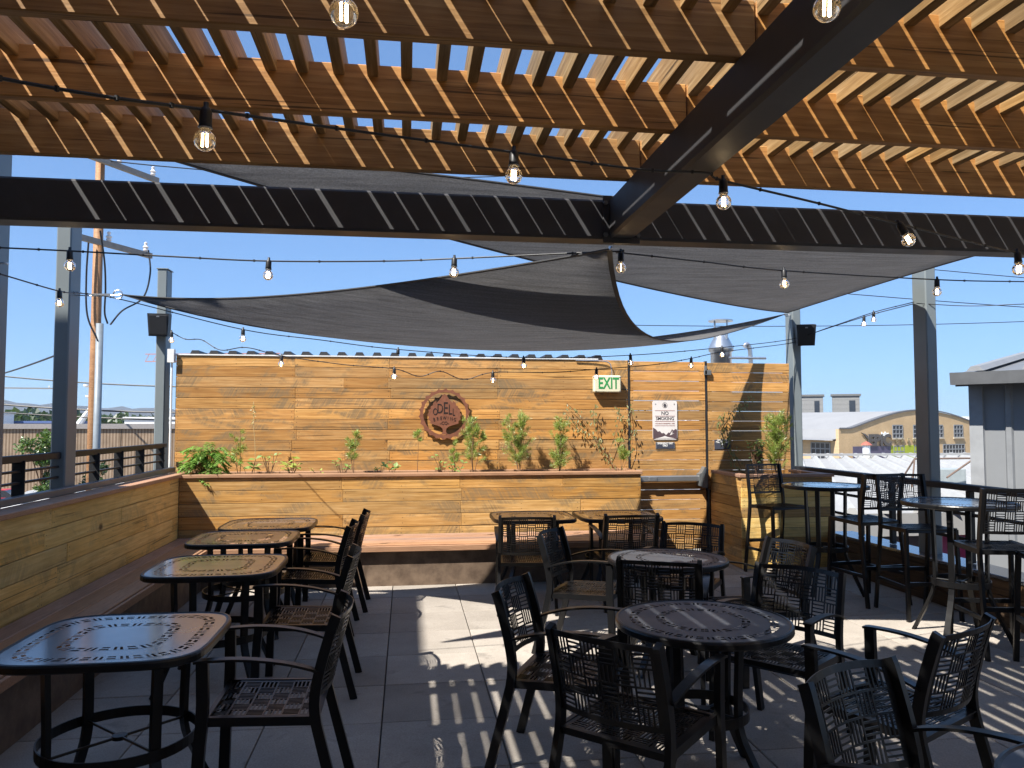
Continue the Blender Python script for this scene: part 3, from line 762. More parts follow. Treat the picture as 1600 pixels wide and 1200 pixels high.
put(chair, -.64, 7.08, -1, 0, 'farthest black arm chair in the left row, at the corner table', GC)
put(chair, .77, 3.75, .9, -.44, 'black arm chair left of the foreground round table, turned right', GC)
put(chair, 1.29, 5.52, .86, -.5, 'black arm chair at the left of the farther round table', GC)
put(chair, .92, 3.06, .70, .71, 'black arm chair with its back to the viewer before the foreground round table', GC)
put(chair, 1.05, 6.82, .1, 1, 'black arm chair facing the left of the two joined back tables', GC)
put(chair, 1.95, 6.84, .02, 1, 'black arm chair facing the right of the two joined back tables', GC)
put(chair, 2.10, 5.70, -.55, -.83, 'black arm chair beyond the farther round table, before the gate', GC)
put(chair, 1.56, 4.62, .4, .915, 'black arm chair with its back to the viewer between the two round tables', GC)
put(chair, 1.93, 3.86, -.76, -.65, 'black arm chair right of the foreground round table, facing it', GC)
put(chair, 2.28, 4.88, -.98, -.17, 'black arm chair right of the farther round table, back flecked with sun', GC)
put(chair, 1.54, 2.12, .45, -.89, 'black arm chair in the bottom right foreground facing the cut-off table', GC)
put(chair, 2.05, 3.06, -.5, .87, 'black arm chair at the right, turned away, beside the striped sunlight', GC)
put(stool, 3.95, 7.90, .17, -.98, 'bar stool in front of the square planter', GT)
put(stool, 4.19, 6.68, -.15, .99, 'bar stool with its back to the viewer at the farther bar table', GT)
put(stool, 4.31, 6.12, -.08, -1, 'bar stool between the two bar tables, facing the nearer one', GT)
put(stool, 4.21, 5.10, .2, .98, 'bar stool at the right with sun specks on its seat', GT)
put(stool, 4.25, 4.55, -.9, .4, 'bar stool cut by the right edge of the view', GT)
# ------------------------------------------------------------------ festoon lights
STR = {
'A': ([(-1.015,1.75,2.383),(-.914,1.85,2.397),(-.733,1.95,2.409),(-.531,2.1,2.447),(-.15,2.35,2.504),(.347,2.5,2.516),(.809,2.6,2.512),(1.08,2.67,2.534),(1.167,2.72,2.525),(1.622,2.85,2.493),(2.069,3.0,2.465),(2.884,3.3,2.431),(3.538,3.4,2.392)], (3,5,8,10,11), 'nearest string of lit globe bulbs, hooked under the long beam'),
'Z': ([(-1.064,1.5,2.443),(-.637,1.5,2.454),(-.127,1.5,2.501),(.336,1.5,2.558),(.884,1.5,2.583),(1.675,1.5,2.669)], (2,4), 'string of two large globe bulbs at the top edge of the view'),
'B': ([(-2.61,4.4,2.559),(-2.145,4.4,2.55),(-1.797,4.4,2.543),(-1.285,4.45,2.538),(-.78,4.5,2.538),(-.135,4.5,2.556),(.266,4.4,2.561),(1.073,3.97,2.531),(1.134,4.0,2.533),(1.66,4.15,2.53),(2.216,4.3,2.524),(3.43,4.6,2.556),(4.149,4.7,2.579),(5.247,4.8,2.616)], (2,4,6,8,10,11), 'string of globe bulbs running just below the cross beam'),
'C': ([(-2.501,4.6,2.52),(-2.432,5.0,2.517),(-2.345,5.6,2.516),(-2.523,6.38,2.629),(-2.258,6.5,2.604),(-1.421,7.0,2.437),(-.807,7.4,2.398),(-.087,7.8,2.355),(1.257,8.3,2.329),(2.543,8.6,2.398),(3.731,8.8,2.522),(4.767,9.1,2.669),(4.969,8.5,2.759),(5.049,7.8,2.828),(4.786,6.75,2.772)], (2,5,7,8,9,10,13), 'string of globe bulbs crossing from the left post to the right post'),
'D': ([(-2.522,8.75,2.601),(-2.375,8.75,2.527),(-2.209,8.75,2.522),(-2.007,8.75,2.413),(-1.739,8.75,2.445),(-1.364,8.75,2.358),(-.673,8.75,2.266),(-.139,8.75,2.228),(.139,8.75,2.144),(.375,8.75,2.204),(.643,8.75,2.112),(.971,8.75,2.195),(1.638,8.75,2.201),(2.181,8.75,2.243),(2.858,8.75,2.302),(3.347,8.8,2.387),(3.773,8.9,2.477),(4.766,9.1,2.621),(4.901,9.0,2.7),(5.062,8.0,2.806),(4.773,6.75,2.753)], (0,5,7,11,13,15,18,19), 'wavy string of globe bulbs in front of the plank fence')}
sk = MB(); sk.lathe([(.0,.022),(.007,.020),(.007,.008),(.012,.004),(.0155,-.004),(.0165,-.035),(.0175,-.046),(0,-.046)], 14); sk = mset(sk.mesh('socket', True), M['black'])
gb = MB(); prof = [(.013,-.046),(.014,-.050)]+[(.0285*sin(pi*q), -.052-.0285*(1-cos(pi*q))+.0) for q in [.18+.82*k/12 for k in range(13)]]
gb.lathe(prof, 20); gb = mset(gb.mesh('globe', True), M['glass'])
cl = MB(); cl.lathe([(.0165,-.0455),(.0195,-.047),(.0165,-.0495)], 14); cl = mset(cl.mesh('collar', True), M['bar'])
fl = MB(); fl.box(-.0085,-.0045,-.002,.002,-.097,-.062); fl.box(.0045,.0085,-.002,.002,-.097,-.062); fl = mset(fl.mesh('filament'), M['filament'])
def spline(P, k=7):
    P = [Vector(p) for p in P]; Q = [P[0]*2-P[1]]+P+[P[-1]*2-P[-2]]; out = []
    for i in range(1, len(Q)-2):
        for j in range(k):
            t_ = j/k; a, b, c, d = Q[i-1:i+3]
            out.append(.5*((2*b)+(c-a)*t_+(2*a-5*b+4*c-d)*t_*t_+(3*b-a-3*c+d)*t_**3))
    out.append(P[-1]); return out
def nearer(pts, ks):                       # strings hang well in front of the fence
    return [tuple((Vector(p)-Vector((0,0,1.62)))*k+Vector((0,0,1.62))) for p, k in zip(pts, ks)]
STR['D'] = (nearer(STR['D'][0], [.93,.93,.91,.89]+[.87]*10+[.88,.90,.93]+[1]*4), *STR['D'][1:])
STR['C'] = (nearer(STR['C'][0], [1]*6+[.97,.94,.90,.89,.92]+[1]*4), *STR['C'][1:])
for key, (pts, bulbs, lab) in STR.items():
    st_ = thing('light_string', lab, 'string lights', pts[0], 0, 'festoon light strings')
    c_ = MB(); sp_ = spline(pts); c_.tube([p-Vector(pts[0]) for p in sp_], .0046, 6)
    for i in range(3, len(sp_)-3, 4): c_.lathe([(0,-.008),(.006,-.006),(.006,.006),(0,.008)], 6, tuple(sp_[i]-Vector(pts[0])))
    obj('cable', c_, M['cable'], st_)
    for i in bulbs:
        tl_ = (random.uniform(-.06,.06), random.uniform(-.06,.06), random.uniform(0,3))
        if key == 'A' and i == 10: tl_ = (.1, -.62, 0)
        s_ = obj('bulb_socket', sk, None, st_, Vector(pts[i])-Vector(pts[0]), tl_)
        if key == 'C' and i == 7: continue
        obj('bulb_collar', cl, None, s_); obj('bulb_globe', gb, None, s_); obj('filament', fl, None, s_)
w_ = MB(); P0 = (4.791,6.72,2.755); w_.tube([Vector(p)-Vector(P0) for p in spline([P0,(5.169,6.5,2.705),(5.466,6.2,2.683),(6.23,6.0,2.697)])], .004, 6)
tag(obj('guy_wire', w_, M['cable'], None, P0), 'dark wire running right from the right railing post', 'wire')

# ------------------------------------------------------------------ speakers
def speaker(loc, rz, tilt, label):
    s_ = thing('loudspeaker', label, 'loudspeaker', loc, rz, 'outdoor loudspeakers')
    b = MB(); b.prism([(-.10,-.13),(.10,-.13),(.115,.13),(-.115,.13)], -.09, .09); o = obj('cabinet', b, M['speaker'], s_, (0,0,0), (tilt,0,0))
    g_ = MB(); g_.cbox(.19,.012,.225,.004,(0,-.094,0)); obj('grille', g_, M['black'], o)
    k_ = MB(); k_.cbox(.03,.002,.014,.0006,(0,-.1015,.095)); obj('badge', k_, M['bar'], o)
    h_ = MB(); h_.sweep([(0,.05,.05),(0,.14,.05)], .06, .02); h_.cbox(.09,.01,.12,.002,(0,.14,.05)); obj('bracket', h_, M['channel'], s_)
speaker((-2.83,9.36,2.75), .10, .10, 'black loudspeaker on the left fence post')
speaker((4.93,9.05,2.72), -.35, .16, 'black loudspeaker on the right fence post')

# ------------------------------------------------------------------ signs on the fence
ex = thing('exit_sign', 'cream EXIT sign with green letters above the gate', 'sign', (2.395, 9.12, 2.09))
b = MB(); b.cbox(.335,.085,.205,.012,(2.395,9.10,2.09)); obj('housing', b, M['exitface'], ex, (0,0,0), world=True)
text('lettering', 'EXIT', .19, M['green'], ex, (2.405,9.0565,2.092), ext=.001, sx=.66, bold=.004)
b = MB()
for dx in (-.15,.15): b.lathe([(0,.0),(.006,.0),(.006,.002),(0,.003)], 8, (dx,-.085,0))
for q in b.v: pass
b2 = MB()
for dx in (-.148,.148):
    for dz in (-.085,.085): b2.cbox(.010,.004,.010,.001,(2.395+dx,9.0555,2.09+dz))
obj('screw', b2, M['bar'], ex, (0,0,0), world=True)
c_ = MB(); c_.tube(chaikin([(2.02,9.135,2.375),(2.30,9.13,2.375),(2.44,9.12,2.36),(2.46,9.11,2.27),(2.46,9.11,2.19)],2), .007, 8); obj('conduit', c_, M['steel'], ex, (0,0,0), world=True)

def rrect(x0, x1, z0, z1, r, n=5):
    out = []
    for (cx, cz, a0) in ((x1-r,z0+r,-pi/2),(x1-r,z1-r,0),(x0+r,z1-r,pi/2),(x0+r,z0+r,pi)):
        for k in range(n+1): a = a0+k*pi/2/n; out.append((cx+r*cos(a), cz+r*sin(a)))
    return out
ns = thing('notice_sign', 'white NO SMOKING sign with plum mountains on the gate', 'sign', (3.13, 9.14, 1.65))
FX = FY-.004
b = MB(); b.prism(rrect(2.976,3.288,1.416,1.894,.03), FX-.006, FX-.001); obj('plate', b, M['sign'], ns, (0,0,0), world=True)
yq = FX-.0075
text('lettering', 'NO', .060, M['ink'], ns, (3.132,yq,1.738), sx=1.0, bold=.0008, ext=.0006); text('lettering', 'SMOKING', .056, M['ink'], ns, (3.132,yq,1.674), sx=.92, bold=.0006, ext=.0006)
text('lettering', 'INCLUDING E-CIGARETTES & VAPES', .019, M['inkred'], ns, (3.132,yq,1.613), sx=.80, ext=.0006)
b = MB()
for z in (1.772,1.706,1.640,1.588): b.box(3.006,3.258,yq-.0004,yq+.001,z-.0022,z+.0022)
obj('rule', b, M['inkred'], ns, (0,0,0), world=True)
b = MB(); b.prism([(2.980,1.425),(2.980,1.565),(3.015,1.545),(3.04,1.515),(3.065,1.522),(3.09,1.495),(3.115,1.500),(3.145,1.474),(3.175,1.505),(3.195,1.500),(3.22,1.545),(3.24,1.530),(3.262,1.548),(3.284,1.54),(3.284,1.425)], yq+.0005, yq+.0012); obj('printed_mountains', b, M['plum'], ns, (0,0,0), world=True)
b = MB(); b.prism([(3.00,1.428),(3.10,1.452),(3.13,1.465),(3.16,1.452),(3.26,1.430)], yq-.0006, yq+.0004); b.prism([(3.19,1.47),(3.225,1.525),(3.222,1.49),(3.25,1.50),(3.215,1.478)], yq-.0006, yq+.0004); obj('printed_snow', b, M['sign'], ns, (0,0,0), world=True)
b = MB()
for r0, r1 in ((.030,.0335),): 
    for k in range(24):
        a0, a1 = 2*pi*k/24, 2*pi*(k+1)/24
        b.add([(3.132+r0*cos(a0),yq,1.838+r0*sin(a0)),(3.132+r1*cos(a0),yq,1.838+r1*sin(a0)),(3.132+r1*cos(a1),yq,1.838+r1*sin(a1)),(3.132+r0*cos(a1),yq,1.838+r0*sin(a1))], [(0,1,2,3)])
b.prism([(3.132,1.862),(3.148,1.848),(3.152,1.832),(3.145,1.820),(3.132,1.812),(3.119,1.820),(3.112,1.832),(3.116,1.848)], yq-.0004, yq+.001); obj('printed_badge', b, M['ink'], ns, (0,0,0), world=True)
b = MB()
for dx in (-.118,.118): b.cbox(.012,.006,.012,.002,(3.132+dx,yq,1.853))
obj('screw', b, M['bar'], ns, (0,0,0), world=True)
s1 = thing('notice_plate', 'small slate plate reading EMERGENCY EXIT ONLY below the white sign', 'sign', (3.133,9.14,1.346))
b = MB(); b.cbox(.242,.006,.080,.002,(3.133,FX-.003,1.346)); obj('plate', b, M['bar'], s1, (0,0,0), world=True)
b = MB(); b.cbox(.222,.003,.066,.001,(3.133,FX-.0065,1.346)); obj('face', b, M['slate'], s1, (0,0,0), world=True)
text('lettering', 'EMERGENCY EXIT\nONLY', .032, M['white'], s1, (3.133,FX-.0085,1.358), sx=.76, bold=.001, ext=.0006)
s2 = thing('notice_plate', 'small slate occupancy plate on the fence right of the gate', 'sign', (3.868,9.14,1.356))
b = MB(); b.cbox(.208,.006,.118,.002,(3.868,FY-.004,1.356)); obj('plate', b, M['slate'], s2, (0,0,0), world=True)
text('lettering', 'Level 2 Floor\nMax. Occupancy\n49', .032, M['white'], s2, (3.868,FY-.0080,1.386), sx=.80, bold=.001, ext=.0006)

# ------------------------------------------------------------------ round steel emblem
EX, EZ, EY = .442, 1.725, FY-.040
em = thing('emblem', 'round rust brown cut steel emblem with hop leaf on the plank fence', 'emblem', (EX, EY, EZ))
NT_ = 22; R0 = .283; out = []
for k in range(NT_):
    for q in range(6):
        a = 2*pi*(k+q/6)/NT_+.1; u = q/6; out.append((EX+(R0+.022*(1-abs(sin(pi*u))**.8))*cos(a), EZ+(R0+.022*(1-abs(sin(pi*u))**.8))*sin(a)))
n = len(out); RI = .250; b = MB()
ins = [(EX+.002+RI*cos(2*pi*k/n+.1), EZ+.006+RI*sin(2*pi*k/n+.1)) for k in range(n)]
for y in (EY, EY+.006):
    vs = [(p[0],y,p[1]) for p in out]+[(p[0],y,p[1]) for p in ins]
    b.add(vs, [((k+1)%n, k, n+k, n+(k+1)%n) if y == EY else (k, (k+1)%n, n+(k+1)%n, n+k) for k in range(n)])
for L in (out, ins): b.add([(p[0],EY,p[1]) for p in L]+[(p[0],EY+.006,p[1]) for p in L], [(k,(k+1)%n,n+(k+1)%n,n+k) for k in range(n)])
obj('ring', b, M['corten'], em, (0,0,0), world=True)
half = [(0,.215),(.018,.20),(.045,.155),(.078,.112),(.082,.138),(.108,.118),(.114,.085),(.132,.080),(.136,.048),(.158,.036),(.150,.004),(.168,-.016),(.152,-.044),(.160,-.068),(.136,-.088),(.140,-.112),(.108,-.124),(.070,-.136),(.038,-.150),(.020,-.170),(.014,-.20),(.026,-.226),(.060,-.236)]
half = [(x*1.2, z*1.06) for x, z in half]
leafo = [(EX+x, EZ+.01+z) for x, z in half]+[(EX-x, EZ+.01+z) for x, z in half[::-1][:-1]]
b = MB(); b.prism(leafo[::-1], EY+.0005, EY+.0065); lf = obj('hop_leaf', b, M['corten'], em, (0,0,0), world=True)
for ch, dx, dz, sz, sx in (('O',-.108,.024,.115,.64),('D',-.052,.060,.160,.64),('E',.012,.064,.200,.58),('L',.066,.048,.172,.54),('L',.108,.018,.120,.54)):
    text('lettering', ch, sz, M['cut_shade'], em, (EX+dx,EY-.0012,EZ+dz), sx=sx, ext=.0012)
for i, ch in enumerate('BREWING'):
    q = (i-3)/3; text('lettering', ch, .058, M['cut_shade'], em, (EX+.120*q,EY-.0012,EZ-.048-.018*q*q), rot=(pi/2,.16*q,0), sx=.72, ext=.0012)
text('lettering', '-CO-', .056, M['cut_shade'], em, (EX,EY-.0012,EZ-.108), sx=.85, ext=.0012)
b = MB()
for a in (.4,2.4,4.4): b.tube([(EX+.26*cos(a),EY+.006,EZ+.26*sin(a)),(EX+.26*cos(a),FY,EZ+.26*sin(a))], .006, 6)
obj('stand_off', b, M['steel'], em, (0,0,0), world=True)

# ------------------------------------------------------------------ flue behind the fence
vt = thing('exhaust_flue', 'shiny steel exhaust flue with rain cap behind the fence', 'flue', (4.86, 11.5, 2.0))
b = MB(); b.lathe([(.16,GZ),(.16,2.72),(.19,2.74),(.19,2.80),(.10,2.98),(.10,3.0)], 28, (4.86,11.5,0)); obj('stack', b, M['steel'], vt, (0,0,0), world=True, smooth=True)
b = MB(); b.lathe([(.0,3.245),(.19,3.225),(.19,3.205),(0,3.215)], 24, (4.86,11.5,0))
for a in (0.3,1.9,3.5,5.1): b.tube([(4.86+.13*cos(a),11.5+.13*sin(a),2.92),(4.86+.13*cos(a),11.5+.13*sin(a),3.215)], .010, 6)
obj('rain_cap', b, M['steel'], vt, (0,0,0), world=True)
b = MB(); b.tube(chaikin([(5.30,11.4,2.2),(5.30,11.4,2.78),(5.24,11.4,2.86),(5.20,11.4,2.80)],2), .035, 10); b.tube([(4.9,11.3,2.62),(5.5,11.3,2.62)], .02, 8); obj('side_pipe', b, M['steel'], vt, (0,0,0), world=True, smooth=False)

# ------------------------------------------------------------------ plants in the planters
def leafquad(m, p, d, up, L, w, fold=.15):
    d = Vector(d).normalized(); up = Vector(up); sd_ = d.cross(up)
    if sd_.length < 1e-3: sd_ = Vector((1,0,0))
    sd_.normalize(); nn = sd_.cross(d); p = Vector(p)
    m.add([p, p+d*L*.45+sd_*w/2+nn*fold*w, p+d*L, p+d*L*.45-sd_*w/2+nn*fold*w], [(0,1,2),(0,2,3)])
def rv(s_=1): return Vector((random.uniform(-s_,s_), random.uniform(-s_,s_), random.uniform(-s_,s_)))
GP = 'plants in the planters'
def feathery(x, y, z, h, w, n, label, mat='feather', stems=4, bare=.25):
    p = thing('feathery_shrub', label, 'plant', (x,y,z), 0, GP); st_ = MB(); lf_ = MB()
    for s_ in range(stems):
        top = Vector((random.uniform(-w,w)*.5, random.uniform(-w,w)*.35, h*random.uniform(.7,1.0))) if s_ else Vector((0,0,h))
        pts = [Vector((0,0,0)), top*.35+rv(.012), top*.7+rv(.015), top]; sp_ = spline(pts, 6); st_.tube(sp_, .004, 5, rs=[.0045*(1-.7*k/(len(sp_)-1)) for k in range(len(sp_))])
        nb = max(5, int(n/stems/26))
        for _ in range(nb):
            q = bare+(1-bare)*random.random(); base = sp_[min(len(sp_)-1, int(q*(len(sp_)-1)))]
            a = random.uniform(0, 2*pi); L = w*random.uniform(.22,.62)*(1.15-.65*q)
            d = Vector((cos(a), sin(a)*.7, random.uniform(.35,1.5))).normalized(); tip = base+d*L
            if tip.z > h*1.05: tip.z = h*1.05
            st_.tube([base, (base+tip)/2+rv(.006), tip], .0016, 4)
            for k in range(int(n*2.6/stems/nb)):
                u = random.random()**.55; pp = base.lerp(tip, u)+rv(.014)
                leafquad(lf_, pp, d+rv(.9), rv(1), random.uniform(.025,.06), random.uniform(.0026,.005), 0)
    obj('stem', st_, M['stem'], p); obj('foliage', lf_, M[mat], p); return p
SZ = 1.0
feathery(-1.81,8.86,SZ,.55,.13,420,'thin feathery shrub next to the bushy fern-like plant', stems=2)
feathery(-.577,8.88,SZ,.53,.17,620,'feathery shrub left of the round emblem', stems=2, bare=.35)
feathery(.126,8.90,SZ,.52,.13,220,'spindly feathery shrub just left of the round emblem', stems=1, bare=.8)
feathery(.545,8.90,SZ,.42,.14,300,'low feathery shrub under the round emblem', stems=2, bare=.4)
feathery(.763,8.88,SZ,.70,.24,1500,'feathery shrub just right of the round emblem', stems=4, bare=.28)
feathery(1.294,8.86,SZ,.72,.30,2300,'fullest feathery shrub, in the middle of the long planter', stems=5, bare=.2)
feathery(1.766,8.88,SZ,.68,.32,1700,'loose feathery shrub below the climbing vine', stems=5, bare=.2)
feathery(2.506,8.90,SZ,.41,.16,420,'small feathery shrub at the right end of the long planter', stems=2, bare=.4)
feathery(4.35,8.72,SZ,.78,.38,3600,'dense feathery shrub in the square planter', stems=6, bare=.1)
# compound-leaved bush
p = thing('compound_leaf_bush', 'bright green bush with drooping compound leaves at the left of the planter', 'plant', (-2.15,8.82,SZ), 0, GP); st_ = MB(); lf_ = MB()
for k in range(85):
    a = random.uniform(0,2*pi); r = random.uniform(.10,.25); h = random.uniform(.0,.38)*(.55+.45*random.random())
    base = Vector((random.uniform(-.12,.12), random.uniform(-.06,.05), random.uniform(.0,.06)))
    top = base+Vector((random.uniform(-.09,.09), random.uniform(-.05,.04), h))
    tip = top+Vector((cos(a)*r, sin(a)*r*.6-.06, random.uniform(-.09,.04))); mid = (top+tip)/2+Vector((0,0,.05))
    st_.tube([base,top], .0022, 4); sp_ = spline([top,mid,tip], 6); nl = len(sp_)
    for i in range(1, nl):
        d = (sp_[i]-sp_[i-1]).normalized(); sd_ = d.cross(Vector((0,0,1))).normalized(); ll = .066*sin(pi*(.22+.70*i/nl))+.014
        for sg in (-1,1): leafquad(lf_, sp_[i], sd_*sg+d*.45+Vector((0,0,random.uniform(-.55,-.1))), (0,0,1), ll, .019, .15)
    leafquad(lf_, tip, tip-mid, (0,0,1), .05, .016)
obj('stem', st_, M['stem'], p); obj('foliage', lf_, M['sumac'], p)
def broad(x, y, h, n, L, label, mat='broad'):
    p = thing('broadleaf_plant', label, 'plant', (x,y,SZ), 0, GP); st_ = MB(); lf_ = MB()
    for k in range(n):
        a = random.uniform(0,2*pi); q = random.uniform(.3,1.0); tip = Vector((cos(a)*.10*q, sin(a)*.05, h*q)); st_.tube([Vector((0,0,0)), tip*.5+rv(.01), tip], .0028, 5)
        for s_ in range(2): leafquad(lf_, tip, Vector((cos(a+s_*2.2), sin(a+s_*2.2)-.6, random.uniform(-.3,.6))), (random.uniform(-.3,.3),-.4,1), L*random.uniform(.7,1.15), L*.72, .12)
    obj('stem', st_, M['stem'], p); obj('foliage', lf_, M[mat], p); return p
broad(-1.70,8.80,.24,4,.10,'young broadleaf plant beside the bushy compound-leaved plant')
broad(-1.50,8.88,.30,8,.05,'weedy upright plant between two broadleaf plants')
broad(-1.25,8.80,.24,7,.095,'broadleaf plant with one big yellow leaf','yellowleaf')
broad(-.70,8.82,.22,8,.055,'straggly weed at the foot of the left feathery shrub')
broad(-.30,8.82,.24,5,.075,'small plant with dark crinkled leaves in the long planter','darkleaf'); broad(-.16,8.80,.22,5,.085,'pale broadleaf plant beside the dark crinkled one')
broad(.40,8.82,.25,9,.05,'weed below the round emblem'); broad(.56,8.80,.2,9,.06,'bushy low weed right below the round emblem')
broad(-.95,8.85,.12,5,.04,'tiny seedling clump in the long planter','yellowleaf')
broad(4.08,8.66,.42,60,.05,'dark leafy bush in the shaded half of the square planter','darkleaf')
p = thing('dry_seed_stalk', 'tall dry stalk with pale seed heads in the long planter', 'plant', (-1.66,8.86,SZ), 0, GP); st_ = MB(); lf_ = MB()
st_.tube(spline([(0,0,0),(.01,.01,.3),(-.01,0,.6),(-.015,.01,.86)]), .003, 5)
for k in range(26): leafquad(lf_, Vector((-.012+random.uniform(-.02,.02), random.uniform(-.02,.02), random.uniform(.62,.86))), rv(1), rv(1), .03, .018)
obj('stem', st_, M['dry'], p); obj('seed_head', lf_, leaf('seed_husk', (.45,.38,.2), (.62,.55,.36)), p)
def vine(label, paths, dens):
    o0 = Vector(paths[0][0]); p = thing('climbing_vine', label, 'vine', o0, 0, 'vines on the fence'); st_ = MB(); lf_ = MB()
    for P_ in paths:
        sp_ = spline(P_, 10); st_.tube([q-o0 for q in sp_], .0028, 5)
        for q in sp_[6:]:
            for k in range(dens):
                pp = q-o0+Vector((random.uniform(-.05,.05), random.uniform(-.045,0), random.uniform(-.05,.04)))
                leafquad(lf_, pp, Vector((random.uniform(-.6,.6), random.uniform(-.5,.1), -1)), (0,-1,.3), random.uniform(.03,.06), random.uniform(.014,.026), .15)
    obj('stem', st_, M['stem'], p); obj('foliage', lf_, M['vine'], p)
yv = 9.10
vine('wispy climbing vine on the fence below the EXIT sign', [[(2.58,8.95,1.0),(2.45,yv,1.15),(2.28,yv,1.38),(2.08,yv,1.68),(1.90,yv,1.86)], [(2.50,9.0,1.0),(2.36,yv,1.30),(2.26,yv,1.52),(2.22,yv,1.72),(2.26,yv,1.84)], [(2.28,yv,1.38),(2.12,yv,1.52),(2.0,yv,1.62),(1.86,yv,1.76)], [(2.4,yv,1.22),(2.50,yv,1.50),(2.55,yv,1.70),(2.50,yv,1.84)], [(2.56,yv,1.0),(2.70,yv,1.35),(2.68,yv,1.62),(2.64,yv,1.88)]], 1)
vine('wispy vine climbing above the square planter', [[(4.03,8.95,1.0),(3.96,yv,1.18),(3.86,yv,1.42),(3.80,yv,1.62),(3.86,yv,1.74)], [(4.05,8.95,1.0),(3.98,yv,1.3),(3.90,yv,1.55),(3.98,yv,1.76),(4.12,yv,1.86),(4.21,yv,1.95)]], 2)

# ------------------------------------------------------------------ dry leaf bits blown over the pavers
b = MB()
for k in range(70):
    x = random.uniform(-1.7,4.5); y = random.choice((random.uniform(3.2,7.8), random.uniform(7.2,7.85)))
    leafquad(b, (x,y,.004+random.random()*.004), (random.uniform(-1,1),random.uniform(-1,1),.1), (0,0,1), random.uniform(.012,.035), random.uniform(.006,.014))
tag(obj('leaf_litter', b, leaf('dry_leaf', (.30,.22,.10), (.62,.55,.40), .1)), 'tiny dry leaf bits scattered over the pavers', 'litter', kind='stuff')
# ------------------------------------------------------------------ left background
lw = thing('ribbed_warehouse', 'tan ribbed wall of a long low warehouse across the street', 'building', (-30, 75, GZ))
t = NT('tan_rib_shading'); v = t.coords('Object', rnd=False)
wv = t.node('ShaderNodeTexWave', bands_direction='X'); t.link(v, wv.inputs['Vector']); wv.inputs['Scale'].default_value = 1.15; wv.inputs['Distortion'].default_value = .4
c = t.mix(wv.outputs[1], (.155,.105,.068), (.30,.225,.16)); c = t.mix(1.0, c, t.ramp(t.noise(v, 1.2, 5), [(.3,.8),(.7,1.15)]), 'MULTIPLY'); t.set(c, .8, 0, .2); M['tanrib'] = t.m  # stripes paint the light and shade of ribs on flat panels
for k in range(7):
    x0 = -59.0+k*8.3; b = MB(); b.box(x0+.04,x0+8.26,75,80,GZ,1.1); obj('wall_panel', b, M['tanrib'], lw, (0,0,0), world=True)
b = MB(); b.box(-58.9,-1.0,75.15,79.5,GZ,1.05); obj('core', b, M['roof_dark'], lw, (0,0,0), world=True)
b = MB(); b.box(-59.2,-.8,74.8,80.2,1.1,1.55); obj('parapet_cap', b, plain('grey_coping', (.24,.22,.21), .6), lw, (0,0,0), world=True)
b = MB(); b.cbox(2.0,1.6,1.9,.05,(-19.9,79.0,2.2)); obj('roof_unit', b, plain('roof_unit_grey', (.36,.36,.36), .6), lw, (0,0,0), world=True)
# street
b = MB(); b.box(-70,-3.2,48,66,GZ,GZ+.02); struct('road', b, plain('asphalt', (.07,.068,.066), .9, var=.2, nscale=2))
# roof antenna mast on the warehouse
an = thing('antenna_mast', 'white antenna mast with dishes on the warehouse roof', 'antenna', (-29.6, 77, 1.5))
b = MB(); b.tube([(-30.2,77,1.5),(-29.0,77,3.4)], .32, 8, rs=[.32,.16]); b.tube([(-29.1,77,3.2),(-29.0,77,5.0)], .10, 8); obj('mast', b, M['white'], an, (0,0,0), world=True)
b = MB()
for x, z, r in ((-29.5,4.9,.3),(-28.9,4.8,.28),(-28.6,3.6,.42),(-29.3,3.9,.3)): b.lathe([(0,0),(r,.15),(r,.3),(0,.2)], 12, (x,76.7,z))
obj('dish', b, M['white'], an, (0,0,0), world=True)
# far roofs
for i, (x0,x1,y,z1,col,lab) in enumerate(((-98,-88,175,4.1,(.78,.78,.76),'white boxy plant room beyond the warehouse'),(-120,-78,190,2.1,(.08,.13,.30),'long blue roofed shed beyond the warehouse'),(-63,-50,185,3.0,(.62,.62,.62),'pale flat building left of the antenna mast'),(-48,-20,200,2.4,(.34,.35,.36),'grey flat building right of the antenna mast'),(-140,-98,185,2.6,(.55,.54,.52),'pale low building at the far left'))):
    o = thing('distant_building', lab, 'building', ((x0+x1)/2, y, GZ), 0, 'low buildings on the left skyline')
    b = MB(); b.box(x0,x1,y,y+14,GZ,z1-.5); obj('wall', b, plain('far_wall', tuple(min(.8,q*1.1) for q in col), .8), o, (0,0,0), world=True)
    b = MB(); b.box(x0-.3,x1+.3,y-.3,y+14.3,z1-.5,z1); obj('roof', b, plain('far_roof', col, .7), o, (0,0,0), world=True)
# tree belt
b = MB()
for k in range(9000):
    x = random.uniform(-420,160); y = random.uniform(380,460); h = 8.2+1.6*random.random()+1.2*sin(x*.06)+1.0*sin(x*.17)
    leafquad(b, (x,y,GZ+random.random()**.6*h), rv(1), rv(1), random.uniform(2.5,5), random.uniform(2,4.5))
o = obj('tree_belt', b, M['darkleaf'], None); tag(o, 'dark belt of distant trees below the mountains', 'trees', kind='stuff')
